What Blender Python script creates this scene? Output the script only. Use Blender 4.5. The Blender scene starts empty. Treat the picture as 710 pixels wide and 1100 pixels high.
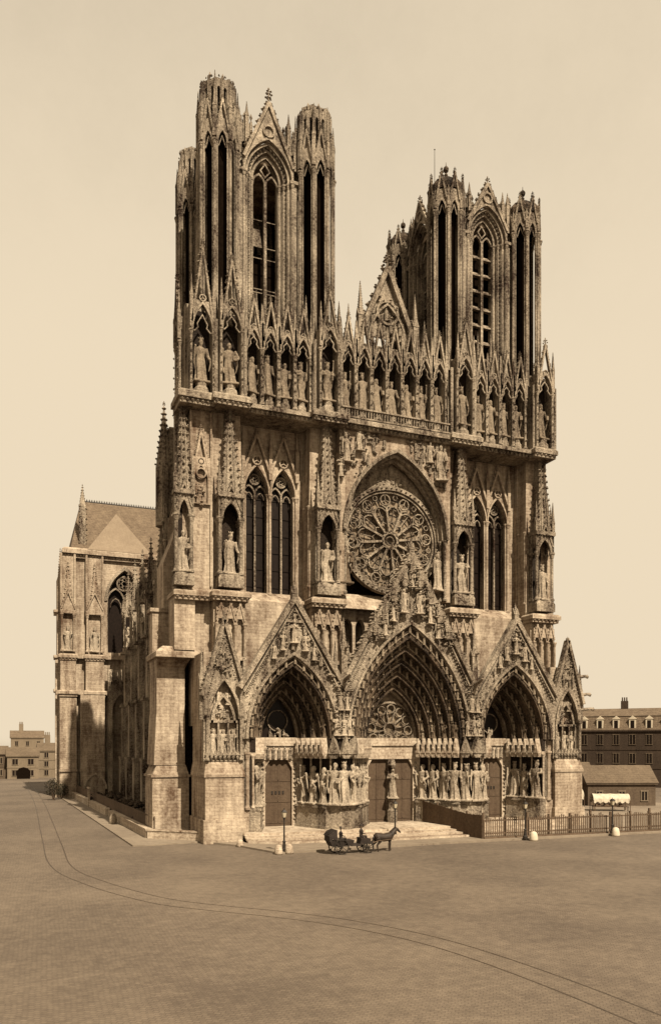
import bpy, math, random
from mathutils import Vector, Matrix
random.seed(7)
R = math.radians
PI = math.pi
SC = bpy.context.scene
COL = SC.collection

# ------------------------------------------------------------------ camera
cd = bpy.data.cameras.new('camera'); cam = bpy.data.objects.new('camera', cd); COL.objects.link(cam)
cam.location = (-41.9, -82.3, 10.0)
cam.rotation_euler = (R(90), 0, -R(22.2))
cd.sensor_fit = 'HORIZONTAL'; cd.sensor_width = 36; cd.lens = 36*855/710
cd.shift_y = (800-550)/710
cd.clip_start = 0.5; cd.clip_end = 6000
SC.camera = cam
# ------------------------------------------------------------------ light
SUN_EL, SUN_AZ = R(48), R(8)          # azimuth measured from the facade normal towards +x
sdir = Vector((math.sin(SUN_AZ)*math.cos(SUN_EL), -math.cos(SUN_AZ)*math.cos(SUN_EL), math.sin(SUN_EL)))
ld = bpy.data.lights.new('sun', 'SUN'); sun = bpy.data.objects.new('sun', ld); COL.objects.link(sun)
ld.energy = 5.0; ld.angle = R(0.5); ld.color = (1.0, 0.89, 0.71)
sun.rotation_euler = sdir.to_track_quat('Z', 'Y').to_euler()
sun.location = (60, -100, 120)
w = bpy.data.worlds.new('World'); SC.world = w; w.use_nodes = True
nt = w.node_tree; bg = nt.nodes['Background']
sky = nt.nodes.new('ShaderNodeTexSky'); sky.sky_type = 'NISHITA'; sky.sun_disc = False
sky.sun_elevation = SUN_EL; sky.sun_rotation = math.atan2(sdir.x, sdir.y)
sky.dust_density = 2.0
bw = nt.nodes.new('ShaderNodeRGBToBW'); nt.links.new(sky.outputs[0], bw.inputs[0])
pw = nt.nodes.new('ShaderNodeMath'); pw.operation = 'POWER'; pw.inputs[1].default_value = 0.75
nt.links.new(bw.outputs[0], pw.inputs[0])
mx = nt.nodes.new('ShaderNodeMix'); mx.data_type = 'RGBA'; mx.blend_type = 'MULTIPLY'; mx.inputs[0].default_value = 1
mn = nt.nodes.new('ShaderNodeMath'); mn.operation = 'SMOOTH_MIN'; mn.inputs[1].default_value = 1.42; mn.inputs[2].default_value = .5
tcn = nt.nodes.new('ShaderNodeTexCoord'); cn = nt.nodes.new('ShaderNodeTexNoise'); cn.inputs['Scale'].default_value = 5; cn.inputs['Detail'].default_value = 9; cn.inputs['Roughness'].default_value = .72
nt.links.new(tcn.outputs['Generated'], cn.inputs['Vector'])
mr = nt.nodes.new('ShaderNodeMapRange'); mr.inputs[1].default_value = .3; mr.inputs[2].default_value = .7; mr.inputs[3].default_value = .94; mr.inputs[4].default_value = 1.06; nt.links.new(cn.outputs['Fac'], mr.inputs[0])
ml = nt.nodes.new('ShaderNodeMath'); ml.operation = 'MULTIPLY'; nt.links.new(pw.outputs[0], ml.inputs[0]); nt.links.new(mr.outputs[0], ml.inputs[1])
nt.links.new(ml.outputs[0], mn.inputs[0])
nt.links.new(mn.outputs[0], mx.inputs[6]); mx.inputs[7].default_value = (4.6, 3.84, 2.78, 1)
nt.links.new(mx.outputs[2], bg.inputs[0]); bg.inputs[1].default_value = 0.072
SC.view_settings.view_transform = 'Standard'; SC.view_settings.look = 'None'
SC.view_settings.exposure = 0.85; SC.view_settings.gamma = 1
SC.cycles.max_bounces = 3; SC.cycles.diffuse_bounces = 1

# ------------------------------------------------------------------ materials
def mat_stone(name, light, dark, bias=0.5, brick=None, bump=0.35, rough=0.9, streak=0.5, fine=1.0, amp=3.0, fw=0.45):
    m = bpy.data.materials.new(name); m.use_nodes = True
    t = m.node_tree; N = t.nodes; L = t.links
    b = N['Principled BSDF']; b.inputs['Roughness'].default_value = rough
    try: b.inputs['Specular IOR Level'].default_value = 0.2
    except Exception: pass
    g = N.new('ShaderNodeNewGeometry')
    def noise(scale, vec=None, detail=5, rg=0.6):
        n = N.new('ShaderNodeTexNoise'); n.inputs['Scale'].default_value = scale
        n.inputs['Detail'].default_value = detail; n.inputs['Roughness'].default_value = rg
        L.new(vec or g.outputs['Position'], n.inputs['Vector']); return n.outputs['Fac']
    def mth(op, a, bb):
        n = N.new('ShaderNodeMath'); n.operation = op
        for i, v in enumerate((a, bb)):
            if hasattr(v, 'links'): L.new(v, n.inputs[i])
            else: n.inputs[i].default_value = v
        return n.outputs[0]
    mp = N.new('ShaderNodeMapping'); mp.inputs['Scale'].default_value = (1, 1, 0.12); L.new(g.outputs['Position'], mp.inputs['Vector'])
    big = noise(0.22); st = noise(1.1, mp.outputs[0]); fn = noise(3.5*fine, None, 6, 0.7)
    s = mth('ADD', mth('MULTIPLY', big, 1-streak), mth('MULTIPLY', st, streak))
    s = mth('ADD', mth('MULTIPLY', s, 1-fw), mth('MULTIPLY', fn, fw))
    s = mth('ADD', mth('MULTIPLY', mth('SUBTRACT', s, 0.5), amp), bias)
    hgt = fn
    if brick:
        sep = N.new('ShaderNodeSeparateXYZ'); L.new(g.outputs['Position'], sep.inputs[0])
        cmb = N.new('ShaderNodeCombineXYZ'); L.new(mth('ADD', sep.outputs[0], sep.outputs[1]), cmb.inputs[0]); L.new(sep.outputs[2], cmb.inputs[1])
        bt = N.new('ShaderNodeTexBrick'); L.new(cmb.outputs[0], bt.inputs['Vector'])
        bt.inputs['Scale'].default_value = 1.0; bt.inputs['Brick Width'].default_value = brick[0]; bt.inputs['Row Height'].default_value = brick[1]
        bt.inputs['Mortar Size'].default_value = brick[2]; bt.inputs['Color1'].default_value = (1, 1, 1, 1); bt.inputs['Color2'].default_value = (0.62, 0.62, 0.62, 1)
        bt.inputs['Mortar'].default_value = (0.2, 0.2, 0.2, 1); bt.inputs['Mortar Smooth'].default_value = 0.3
        bb = N.new('ShaderNodeRGBToBW'); L.new(bt.outputs['Color'], bb.inputs[0])
        s = mth('ADD', s, mth('MULTIPLY', mth('SUBTRACT', bb.outputs[0], 0.8), 0.36))
        hgt = mth('ADD', fn, mth('MULTIPLY', bb.outputs[0], 0.5))
    r = N.new('ShaderNodeValToRGB'); L.new(s, r.inputs[0])
    r.color_ramp.elements[0].position = 0.0; r.color_ramp.elements[0].color = (*dark, 1)
    r.color_ramp.elements[1].position = 1.0; r.color_ramp.elements[1].color = (*light, 1)
    L.new(r.outputs[0], b.inputs['Base Color'])
    bp = N.new('ShaderNodeBump'); bp.inputs['Strength'].default_value = bump; bp.inputs['Distance'].default_value = 0.25
    L.new(hgt, bp.inputs['Height']); L.new(bp.outputs[0], b.inputs['Normal'])
    return m
STONE = mat_stone('carved_stone', (.58, .475, .35), (.026, .013, .007), 0.30, None, 1.0, fine=1.2, amp=3.6, fw=.36)
ASHLAR = mat_stone('ashlar_stone', (.56, .455, .335), (.075, .043, .025), 0.36, (1.0, .36, .014), 0.4, amp=3.0, fw=.3, streak=.6)
PALE = mat_stone('pale_stone', (.58, .48, .36), (.10, .06, .036), 0.46, (1.1, .36, .018), 0.3)
SHADE_SOOT = mat_stone('shaded_weathered_stone', (.20, .14, .09), (.009, .005, .003), 0.24, None, 1.0, fine=1.8, amp=4.5)  # portal shade painted into this tone; also serves as weathered stone elsewhere
DEEP_SHADE = mat_stone('recess_shade_stone', (.045, .029, .018), (.007, .0042, .0027), 0.35, None, 1.0)  # shade of deep recesses painted into the stone colour
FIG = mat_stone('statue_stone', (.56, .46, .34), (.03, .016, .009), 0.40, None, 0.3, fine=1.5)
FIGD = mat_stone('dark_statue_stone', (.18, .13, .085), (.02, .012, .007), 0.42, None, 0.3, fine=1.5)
SLATE = mat_stone('slate_roof', (.17, .125, .082), (.06, .04, .026), 0.5, (.6, .5, .04), 0.5, streak=.8)
SLATE2 = mat_stone('pale_slate', (.21, .16, .11), (.13, .095, .065), 0.6, (.5, .35, .03), 0.3)
WOOD = mat_stone('old_timber', (.10, .068, .043), (.045, .028, .017), 0.5, (.22, 6.0, .02), 0.3)
FENCE = mat_stone('fence_timber', (.13, .088, .056), (.045, .028, .017), 0.5, None, 0.4)
def mat_plain(name, c, rough=0.6, var=0.3, metal=0, spec=0.2):
    m = bpy.data.materials.new(name); m.use_nodes = True
    t = m.node_tree; b = t.nodes['Principled BSDF']; b.inputs['Specular IOR Level'].default_value = spec; b.inputs['Roughness'].default_value = rough; b.inputs['Metallic'].default_value = metal
    g = t.nodes.new('ShaderNodeNewGeometry'); n = t.nodes.new('ShaderNodeTexNoise'); n.inputs['Scale'].default_value = 2.5; n.inputs['Detail'].default_value = 4
    t.links.new(g.outputs['Position'], n.inputs['Vector'])
    r = t.nodes.new('ShaderNodeValToRGB'); t.links.new(n.outputs['Fac'], r.inputs[0])
    r.color_ramp.elements[0].position = .3; r.color_ramp.elements[0].color = (*[x*(1-var) for x in c], 1)
    r.color_ramp.elements[1].position = .7; r.color_ramp.elements[1].color = (*[min(1, x*(1+var)) for x in c], 1)
    t.links.new(r.outputs[0], b.inputs['Base Color']); return m
VOID = mat_plain('painted_void_shade', (.007, .0045, .003), 0.95, spec=0)  # near-black colour painted in for the darkness of open voids
GLASS = mat_plain('leaded_glass', (.011, .007, .005), 0.35, spec=.12)
ROSEG = mat_plain('rose_glass', (.15, .11, .072), 0.5, .6)
IRON = mat_plain('iron', (.022, .017, .013), 0.5)
BLACK = mat_plain('dark_cloth', (.025, .018, .014), 0.8)
SKIN = mat_plain('skin', (.32, .24, .17), 0.7)
HORSE = mat_plain('horse_coat', (.028, .019, .013), 0.55)
CANVAS = mat_plain('white_canvas', (.42, .36, .27), 0.8, .2)
LEAF = mat_plain('dark_foliage', (.03, .024, .013), 0.8, .5)
PLAST = mat_stone('house_render', (.19, .145, .098), (.09, .066, .043), 0.6, None, 0.1)
BRICKD = mat_stone('dark_house_brick', (.11, .078, .05), (.045, .03, .02), 0.5, (.5, .15, .01), 0.2)
BRICKDD = mat_stone('shaded_house_brick', (.06, .04, .026), (.022, .014, .009), 0.45, (.5, .15, .01), 0.2)  # house brick darkened, the block's shade painted into its colour
RAILM = mat_plain('worn_rail', (.045, .032, .022), .5)
TILE = mat_stone('roof_tile', (.15, .11, .072), (.06, .042, .027), 0.5, (.3, .3, .03), 0.4)
WHITE = mat_plain('white_limewash', (.45, .38, .28), 0.8, .12)

# ------------------------------------------------------------------ mesh builder
class MB:
    def __init__(s): s.v = []; s.f = []; s.m = Matrix(); s.sm = False
    def add(s, vs, fs):
        o = len(s.v); m = s.m
        s.v.extend([tuple(m @ Vector(p)) for p in vs]); s.f.extend([tuple(i+o for i in f) for f in fs])
    def box(s, x0, x1, y0, y1, z0, z1):
        s.add([(x0,y0,z0),(x1,y0,z0),(x1,y1,z0),(x0,y1,z0),(x0,y0,z1),(x1,y0,z1),(x1,y1,z1),(x0,y1,z1)],
              [(3,2,1,0),(4,5,6,7),(0,1,5,4),(1,2,6,5),(2,3,7,6),(3,0,4,7)])
    def frus(s, x0,x1,y0,y1,z0, a0,a1,b0,b1,z1):
        s.add([(x0,y0,z0),(x1,y0,z0),(x1,y1,z0),(x0,y1,z0),(a0,b0,z1),(a1,b0,z1),(a1,b1,z1),(a0,b1,z1)],
              [(3,2,1,0),(4,5,6,7),(0,1,5,4),(1,2,6,5),(2,3,7,6),(3,0,4,7)])
    def poly(s, pts, y0, y1):          # pts in xz, convex, extruded along y
        n = len(pts)
        s.add([(x,y0,z) for x,z in pts]+[(x,y1,z) for x,z in pts],
              [tuple(range(n)), tuple(range(2*n-1, n-1, -1))]+[(i,i+n,(i+1)%n+n,(i+1)%n) for i in range(n)])
    def cyl(s, x, y, z0, z1, r0, r1=None, n=8, rot=0.39):
        r1 = r0 if r1 is None else r1
        a = [(math.cos(rot+2*PI*i/n), math.sin(rot+2*PI*i/n)) for i in range(n)]
        s.add([(x+r0*c,y+r0*d,z0) for c,d in a]+[(x+r1*c,y+r1*d,z1) for c,d in a],
              [tuple(range(n-1,-1,-1)), tuple(range(n,2*n))]+[(i,(i+1)%n,(i+1)%n+n,i+n) for i in range(n)])
    def lathe(s, x, y, prof, n=10, rot=0):
        k = len(prof); vs = []
        for z, r in prof: vs += [(x+r*math.cos(rot+2*PI*i/n), y+r*math.sin(rot+2*PI*i/n), z) for i in range(n)]
        fs = [(j*n+i, j*n+(i+1)%n, (j+1)*n+(i+1)%n, (j+1)*n+i) for j in range(k-1) for i in range(n)]
        fs += [tuple(range(n-1,-1,-1)), tuple(range((k-1)*n, k*n))]
        s.add(vs, fs)
    def oct(s, p, a, b=None, c=None):
        b = a if b is None else b; c = a if c is None else c; x, y, z = p
        s.add([(x+a,y,z),(x-a,y,z),(x,y+b,z),(x,y-b,z),(x,y,z+c),(x,y,z-c)],
              [(0,2,4),(2,1,4),(1,3,4),(3,0,4),(2,0,5),(1,2,5),(3,1,5),(0,3,5)])
    def blob(s, p, a, b, c, n=8, k=5):
        x, y, z = p
        s.lathe_e(x, y, z, a, b, c, n, k)
    def lathe_e(s, x, y, z, a, b, c, n, k):
        vs = [(x, y, z-c)]
        for j in range(1, k):
            t = -PI/2+PI*j/k
            vs += [(x+a*math.cos(t)*math.cos(2*PI*i/n), y+b*math.cos(t)*math.sin(2*PI*i/n), z+c*math.sin(t)) for i in range(n)]
        vs.append((x, y, z+c)); e = len(vs)-1
        fs = [(0, 1+(i+1)%n, 1+i) for i in range(n)]+[(e, e-n+i, e-n+(i+1)%n) for i in range(n)]
        fs += [(1+j*n+i, 1+j*n+(i+1)%n, 1+(j+1)*n+(i+1)%n, 1+(j+1)*n+i) for j in range(k-2) for i in range(n)]
        s.add(vs, fs)
    def tube(s, pts, rs, n=8):
        pts = [Vector(p) for p in pts]
        if not hasattr(rs, '__len__'): rs = [rs]*len(pts)
        vs = []; k = len(pts); up = None
        for j, p in enumerate(pts):
            d = (pts[min(j+1, k-1)]-pts[max(j-1, 0)]).normalized()
            if up is None: up = Vector((0,0,1)) if abs(d.z) < .9 else Vector((1,0,0))
            a = d.cross(up).normalized(); b = d.cross(a).normalized(); up = -b if b.dot(up) < 0 else b
            a = d.cross(up).normalized(); b = a.cross(d).normalized()
            vs += [tuple(p+a*(rs[j]*math.cos(2*PI*i/n))+b*(rs[j]*math.sin(2*PI*i/n))) for i in range(n)]
        fs = [(j*n+i, j*n+(i+1)%n, (j+1)*n+(i+1)%n, (j+1)*n+i) for j in range(k-1) for i in range(n)]
        s.add(vs, fs+[tuple(range(n-1,-1,-1)), tuple(range((k-1)*n, k*n))])
    def bar(s, p, q, w, y0, y1):       # bar in the xz plane
        dx, dz = q[0]-p[0], q[1]-p[1]; l = math.hypot(dx, dz) or 1e-6; nx, nz = -dz/l*w/2, dx/l*w/2
        s.poly([(p[0]-nx,p[1]-nz),(q[0]-nx,q[1]-nz),(q[0]+nx,q[1]+nz),(p[0]+nx,p[1]+nz)], y0, y1)
    def path(s, pts, w, y0, y1):       # mitred strip, so that neighbouring pieces never overlap
        closed = math.hypot(pts[0][0]-pts[-1][0], pts[0][1]-pts[-1][1]) < 1e-6
        P = pts[:-1] if closed else pts; n = len(P); L = []
        for i in range(n):
            p = P[i]; a = P[i-1] if (i or closed) else None; b = P[(i+1) % n] if (i < n-1 or closed) else None
            ns = []
            for u, v in ((a, p), (p, b)):
                if u is None or v is None: continue
                dx, dz = v[0]-u[0], v[1]-u[1]; l = math.hypot(dx, dz) or 1e-6; ns.append((-dz/l, dx/l))
            nx = sum(q[0] for q in ns)/len(ns); nz = sum(q[1] for q in ns)/len(ns); l2 = max(.35, nx*nx+nz*nz)
            L.append((nx/l2*w/2, nz/l2*w/2))
        for i in range(n if closed else n-1):
            j = (i+1) % n
            s.poly([(P[i][0]-L[i][0],P[i][1]-L[i][1]),(P[j][0]-L[j][0],P[j][1]-L[j][1]),(P[j][0]+L[j][0],P[j][1]+L[j][1]),(P[i][0]+L[i][0],P[i][1]+L[i][1])], y0, y1)
    def ring(s, cx, cz, r, w, y0, y1, n=24):
        s.path([(cx+r*math.cos(2*PI*i/n), cz+r*math.sin(2*PI*i/n)) for i in range(n+1)], w, y0, y1)
    def build(s, name, mat, parent=None, smooth=False, loc=None):
        me = bpy.data.meshes.new(name); me.from_pydata(s.v, [], s.f); me.update()
        me.materials.append(mat)
        if smooth: me.polygons.foreach_set('use_smooth', [True]*len(me.polygons))
        o = bpy.data.objects.new(name, me); COL.objects.link(o)
        if parent: o.parent = parent
        return o
def tag(o, label=None, cat=None, group=None, kind=None):
    for k, v in (('label', label), ('category', cat), ('group', group), ('kind', kind)):
        if v: o[k] = v
    return o
def empty(name, loc, label=None, cat=None, group=None, rz=0):
    o = bpy.data.objects.new(name, None); COL.objects.link(o); o.location = loc; o.rotation_euler = (0, 0, rz)
    return tag(o, label, cat, group)
def fr(x, y, z=0, rz=0): return Matrix.Translation((x, y, z)) @ Matrix.Rotation(rz, 4, 'Z')
def remesh(mb, name, voxel, mat, smooth=3):
    o = mb.build(name, mat)
    m = o.modifiers.new('r', 'REMESH'); m.mode = 'VOXEL'; m.voxel_size = voxel
    if smooth:
        q = o.modifiers.new('s', 'SMOOTH'); q.iterations = smooth; q.factor = 0.5
    dg = bpy.context.evaluated_depsgraph_get(); me = bpy.data.meshes.new_from_object(o.evaluated_get(dg))
    me.name = name; me.polygons.foreach_set('use_smooth', [True]*len(me.polygons))
    me.materials.clear(); me.materials.append(mat)
    bpy.data.objects.remove(o); return me

# ------------------------------------------------------------------ gothic vocabulary
def arc(w, h, n=8):
    """Pointed arch from (-w,0) over (0,h) to (w,0)."""
    if h < w*1.001: h = w*1.001
    Rr = (w*w+h*h)/(2*w); a1 = math.asin(min(1, h/Rr)); l = [(-w+Rr-Rr*math.cos(a1*i/n), Rr*math.sin(a1*i/n)) for i in range(n+1)]
    return l+[(-x, z) for x, z in reversed(l[:-1])]
def band(m, cx, z, w0, h0, w1, h1, y0, y1, n=8):
    """Solid band between an inner arch (w0,h0) and an outer arch (w1,h1)."""
    a = arc(w0, h0, n); b = arc(w1, h1, n)
    for i in range(len(a)-1):
        m.poly([(cx+a[i][0], z+a[i][1]), (cx+a[i+1][0], z+a[i+1][1]), (cx+b[i+1][0], z+b[i+1][1]), (cx+b[i][0], z+b[i][1])], y0, y1)
def wall(m, x0, x1, z0, z1, y0, y1, ops=(), n=7, top=None):
    """Wall slab with pointed openings (cx, w, sill, spring, rise)."""
    x = x0; tf = top or (lambda q: z1)
    for cx, w, zs, zp, h in sorted(ops):
        if cx-w > x+1e-4: m.poly([(x,z0),(cx-w,z0),(cx-w,tf(cx-w)),(x,tf(x))], y0, y1)
        if zs > z0+1e-3: m.box(cx-w, cx+w, y0, y1, z0, zs)
        if h > 0:
            a = arc(w, h, n)
            for (xa,za),(xb,zb) in zip(a, a[1:]):
                m.poly([(cx+xa,zp+za),(cx+xb,zp+zb),(cx+xb,tf(cx+xb)),(cx+xa,tf(cx+xa))], y0, y1)
        else: m.box(cx-w, cx+w, y0, y1, zp, z1)
        x = cx+w
    if x < x1-1e-4: m.poly([(x,z0),(x1,z0),(x1,tf(x1)),(x,tf(x))], y0, y1)
def rn(a): return random.uniform(-a, a)
def crocket(m, p, s):
    x, y, z = p; x += rn(.15*s); z += rn(.15*s); s *= random.uniform(.75, 1.2)
    m.oct((x, y, z), s, s*.9, s*.8); m.oct((x+rn(s*.5), y-s*.3, z+s*.7), s*.55, s*.55, s*.45)
def finial(m, x, y, z, s):
    m.cyl(x, y, z-.2*s, z+1.5*s, .16*s, .1*s, 6)
    for a, b in ((.55,.5),(1.15,.36)):
        for i in range(4):
            t = i*PI/2+.78; m.oct((x+math.cos(t)*b*s, y+math.sin(t)*b*s, z+a*s), .26*s, .26*s, .2*s)
    m.oct((x, y, z+1.7*s), .2*s, .2*s, .32*s)
def spire(m, x, y, z0, z1, w, n=4, crk=True, s=None, rot=PI/4):
    s = s or w*.22; m.cyl(x, y, z0, z1, w, .04, n, rot)
    if crk:
        k = max(3, int((z1-z0)/(s*3.2)))
        for e in range(n):
            t = rot+2*PI*e/n
            for i in range(k):
                u = (i+.5)/k; r = w*(1-u)+s*.4; m.oct((x+math.cos(t)*r+rn(.2*s), y+math.sin(t)*r+rn(.2*s), z0+(z1-z0)*u), s*.8, s*.8, s*.75)
    finial(m, x, y, z1-.3*s, s*1.5)
def pinnacle(m, x, y, z0, zs, z1, w):
    """Square shaft with gablets, then a crocketed spirelet."""
    m.box(x-w, x+w, y-w, y+w, z0, zs)
    for k in range(4):
        o = m.m; m.m = o @ fr(x, y, 0, k*PI/2)
        m.poly([(-w*1.1, zs-w*.4), (w*1.1, zs-w*.4), (0, zs+w*2.2)], -w*1.16, -w*.8); m.m = o
    spire(m, x, y, zs, z1, w*1.15)
def gable(m, cx, hw, zb, za, y0, y1, t=.3, cs=.22, fill=True, fin=True, nmax=30):
    m.bar((cx-hw, zb), (cx, za), t, y0, y1); m.bar((cx+hw, zb), (cx, za), t, y0+.004, y1-.004)
    L = math.hypot(hw, za-zb); n = min(nmax, max(3, int(L/(cs*3.0))))
    for i in range(n):
        u = (i+.6)/n
        for s in (-1, 1): crocket(m, (cx+s*(hw*(1-u)+t*.6), (y0+y1)/2, zb+(za-zb)*u+t*.4), cs)
    if fill:
        r = hw*.30; m.ring(cx, zb+(za-zb)*.33, r, t*.45, y0+.05, y1-.05, 10)
        for i in range(3):
            a = PI/2+i*2*PI/3; m.bar((cx, zb+(za-zb)*.33), (cx+r*math.cos(a), zb+(za-zb)*.33+r*math.sin(a)), t*.3, y0+.08, y1-.08)
    if fin: finial(m, cx, (y0+y1)/2, za, cs*2.0)
def column(m, x, y, z0, z1, r, n=8):
    m.lathe(x, y, [(z0, r*1.7), (z0+r*1.2, r*1.7), (z0+r*1.6, r*1.25), (z0+r*2.2, r), (z1-r*4, r), (z1-r*3.6, r*1.2), (z1-r*1.2, r*1.75), (z1-r*1.1, r*2), (z1, r*2)], n)
def cornice(m, x0, x1, y, z, pr=.5, h=.5, back=1.0, leaf=True):
    m.box(x0-pr*.8, x1+pr*.8, y-pr, y+back, z, z+h); m.frus(x0-pr*.8, x1+pr*.8, y-pr, y+back, z+h, x0-pr*.2, x1+pr*.2, y-pr*.3, y+back, z+h*1.5)
    m.box(x0-pr*.3, x1+pr*.3, y-pr*.4, y+back-.01, z-h*.9, z+.01)
    if leaf:
        n = max(2, int((x1-x0+pr)/.55))
        for i in range(n): m.oct((x0-pr*.4+(x1-x0+pr*.8)*(i+.5)/n, y-pr*.55, z-h*.35), .2, .2, .26)
def tracery(m, cx, w, zs, zp, h, y, t=.2, d=.35):
    """Two-light window: mullion, sub-arches with cusps and an oculus."""
    m.box(cx-t*.6, cx+t*.6, y-.04, y+d, zs, zp+h*.15)
    for s in (-1, 1):
        m.box(cx+s*w-(t*.5 if s > 0 else 0), cx+s*w+(t*.5 if s < 0 else 0), y, y+d, zs, zp)
        a = [(cx+s*w/2+p[0], zp+p[1]) for p in arc(w/2, w*.8, 5)]; m.path(a, t, y+.01, y+d-.01)
        b = [(cx+s*w/2+p[0]*.62, zp-.35*w+p[1]) for p in arc(w/2, w*.55, 3)]; m.path(b, t*.5, y+.05, y+d-.08)
    r = w*.42; cz = zp+h*.60; m.ring(cx, cz, r, t, y+.02, y+d-.02, 16)
    for k in range(6):
        q = k*PI/3+.5; m.ring(cx+r*.55*math.cos(q), cz+r*.55*math.sin(q), r*.26, t*.4, y+.06, y+d-.08, 6)
    m.path([(cx+p[0], zp+p[1]) for p in arc(w, h, 8)], t*1.2, y-.02, y+d)
def relief(m, x0, x1, z0, z1, y, n, s=.45, test=None):
    """Crowd of carved figures and foliage on a panel."""
    for i in range(n):
        x = random.uniform(x0, x1); z = random.uniform(z0, z1)
        if test and not test(x, z): continue
        h = s*random.uniform(.8, 1.5)
        if random.random() < .6:
            m.lathe(x, y, [(z-h, .28*h), (z-h*.3, .3*h), (z+h*.35, .34*h), (z+h*.55, .14*h)], 6, random.random()); m.oct((x, y-.05, z+h*.78), .2*h, .2*h, .25*h)
        else:
            for _ in range(2): m.oct((x+rn(.3), y-random.random()*.2, z+rn(.3)), h*.45, h*.4, h*.4)
def figure(m, p, h, d=(0, -1)):
    x, y, z = p
    m.lathe(x, y, [(z, .17*h), (z+.5*h, .13*h), (z+.72*h, .17*h), (z+.82*h, .06*h)], 6, random.random()); m.oct((x+d[0]*.03*h, y+d[1]*.03*h, z+.9*h), .085*h, .085*h, .11*h)

# statues: one continuous remeshed body each, robed, with head, face, arms and attribute
def make_statue(kind, mat):
    m = MB(); rr = random.Random(kind*11+3); kind = kind % 4; J = lambda: rr.uniform(-.035, .035); n = 28; prof = [(0,.16,.13),(.02,.165,.135),(.08,.14,.12),(.2,.125,.10),(.35,.125,.10),(.48,.12,.095),(.58,.10,.08),(.68,.125,.085),(.755,.14,.075),(.785,.10,.06),(.80,.045,.045),(.88,.04,.04)]
    ph = rr.random()*6; vs = []
    sway = .02*rr.choice((-1, 1))
    for z, a, b in prof:
        am = .30*max(0, .72-z); cx = sway*math.sin(z*PI)
        for i in range(n):
            t = 2*PI*i/n; f = 1+am*math.sin(t*6+ph+z*3)+am*.5*math.sin(t*11+ph*2)
            vs.append((cx+a*f*math.cos(t), b*f*math.sin(t), z))
    k = len(prof); fs = [(j*n+i, j*n+(i+1)%n, (j+1)*n+(i+1)%n, (j+1)*n+i) for j in range(k-1) for i in range(n)]
    m.add(vs, fs+[tuple(range(n-1,-1,-1)), tuple(range((k-1)*n, k*n))])
    m.blob((0, -.005, .90), .058, .066, .08, 12, 8); m.oct((0, -.075, .895), .014, .022, .028)
    m.blob((0, .025, .90), .072, .06, .078, 10, 6)
    if kind != 2: m.blob((0, -.05, .84), .032, .032, .05, 8, 5)     # beard
    for sx in (-1, 1):
        if kind == 0: pts = [(sx*.13,0,.78),(sx*.19,-.02,.64),(sx*.09,-.15,.66 if sx > 0 else .58)]
        elif kind == 1: pts = [(sx*.13,0,.78),(sx*.2,.0,.62),(sx*.15,-.13,.72 if sx < 0 else .52)]
        elif kind == 2: pts = [(sx*.13,0,.78),(sx*.18,-.04,.62),(sx*.03,-.15,.69)]
        else: pts = [(sx*.13,0,.78),(sx*.2,-.02,.6),(sx*.2,-.1,.5 if sx > 0 else .74)]
        pts = [pts[0], (pts[1][0]+J(), pts[1][1]+J(), pts[1][2]+J()), (pts[2][0]+J(), pts[2][1]+J(), pts[2][2]+1.6*J())]; m.tube(pts, [.05, .044, .03], 8); m.blob(pts[-1], .034, .04, .034, 6, 4)
        m.tube([pts[2], (pts[2][0]*1.1, -.07, .42), (pts[2][0]*.9, -.05, .25)], [.03, .03, .012], 6)   # hanging sleeve
    if kind == 0:
        m.tube([(.1,-.16,.5),(.12,-.15,.98)], .016, 6); m.oct((.12,-.15,1.0), .035)
    if kind in (0, 3):
        for i in range(6): m.oct((.06*math.cos(i*PI/3), .06*math.sin(i*PI/3), 1.0), .018, .018, .03)
        m.cyl(0, 0, .965, .99, .062, .066, 10)
    if kind == 1: m.box(.07, .17, -.19, -.12, .5, .62)
    if kind == 2: m.frus(-.05,.05,-.05,.05,.97,-.005,.005,-.02,.02,1.06)
    m.box(-.2, .2, -.17, .17, -.03, .02)
    return remesh(m, 'statue', .0125, mat, 1)
STAT = [make_statue(k, FIG) for k in range(9)]
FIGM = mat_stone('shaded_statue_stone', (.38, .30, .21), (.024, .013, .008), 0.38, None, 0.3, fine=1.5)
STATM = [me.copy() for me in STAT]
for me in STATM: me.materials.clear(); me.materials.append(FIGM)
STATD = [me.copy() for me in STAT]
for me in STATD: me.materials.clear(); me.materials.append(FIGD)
cnt = [0]
def statue(parent, x, y, z, h, rz=0, dark=False, name='statue', k=None):
    cnt[0] += 1; k = (cnt[0]*7+cnt[0]//5) % 9 if k is None else k
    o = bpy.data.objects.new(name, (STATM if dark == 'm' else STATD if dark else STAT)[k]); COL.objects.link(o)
    o.location = (x, y, z+.03*h); h *= random.uniform(.93, 1.04); o.rotation_euler = (rn(.02), rn(.03), rz+rn(.35)); q = h*random.uniform(.84, .98); o.scale = (q, q, h); o.parent = parent; return o

# ================================================================== THE CATHEDRAL
CA = empty('cathedral', (0, 0, 0), 'huge twin-towered gothic cathedral of pale carved stone with three deep portals and rose window', 'cathedral')

# ---- main wall body behind everything
m = MB()
XL, XR = -20.6, 20.6
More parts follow.
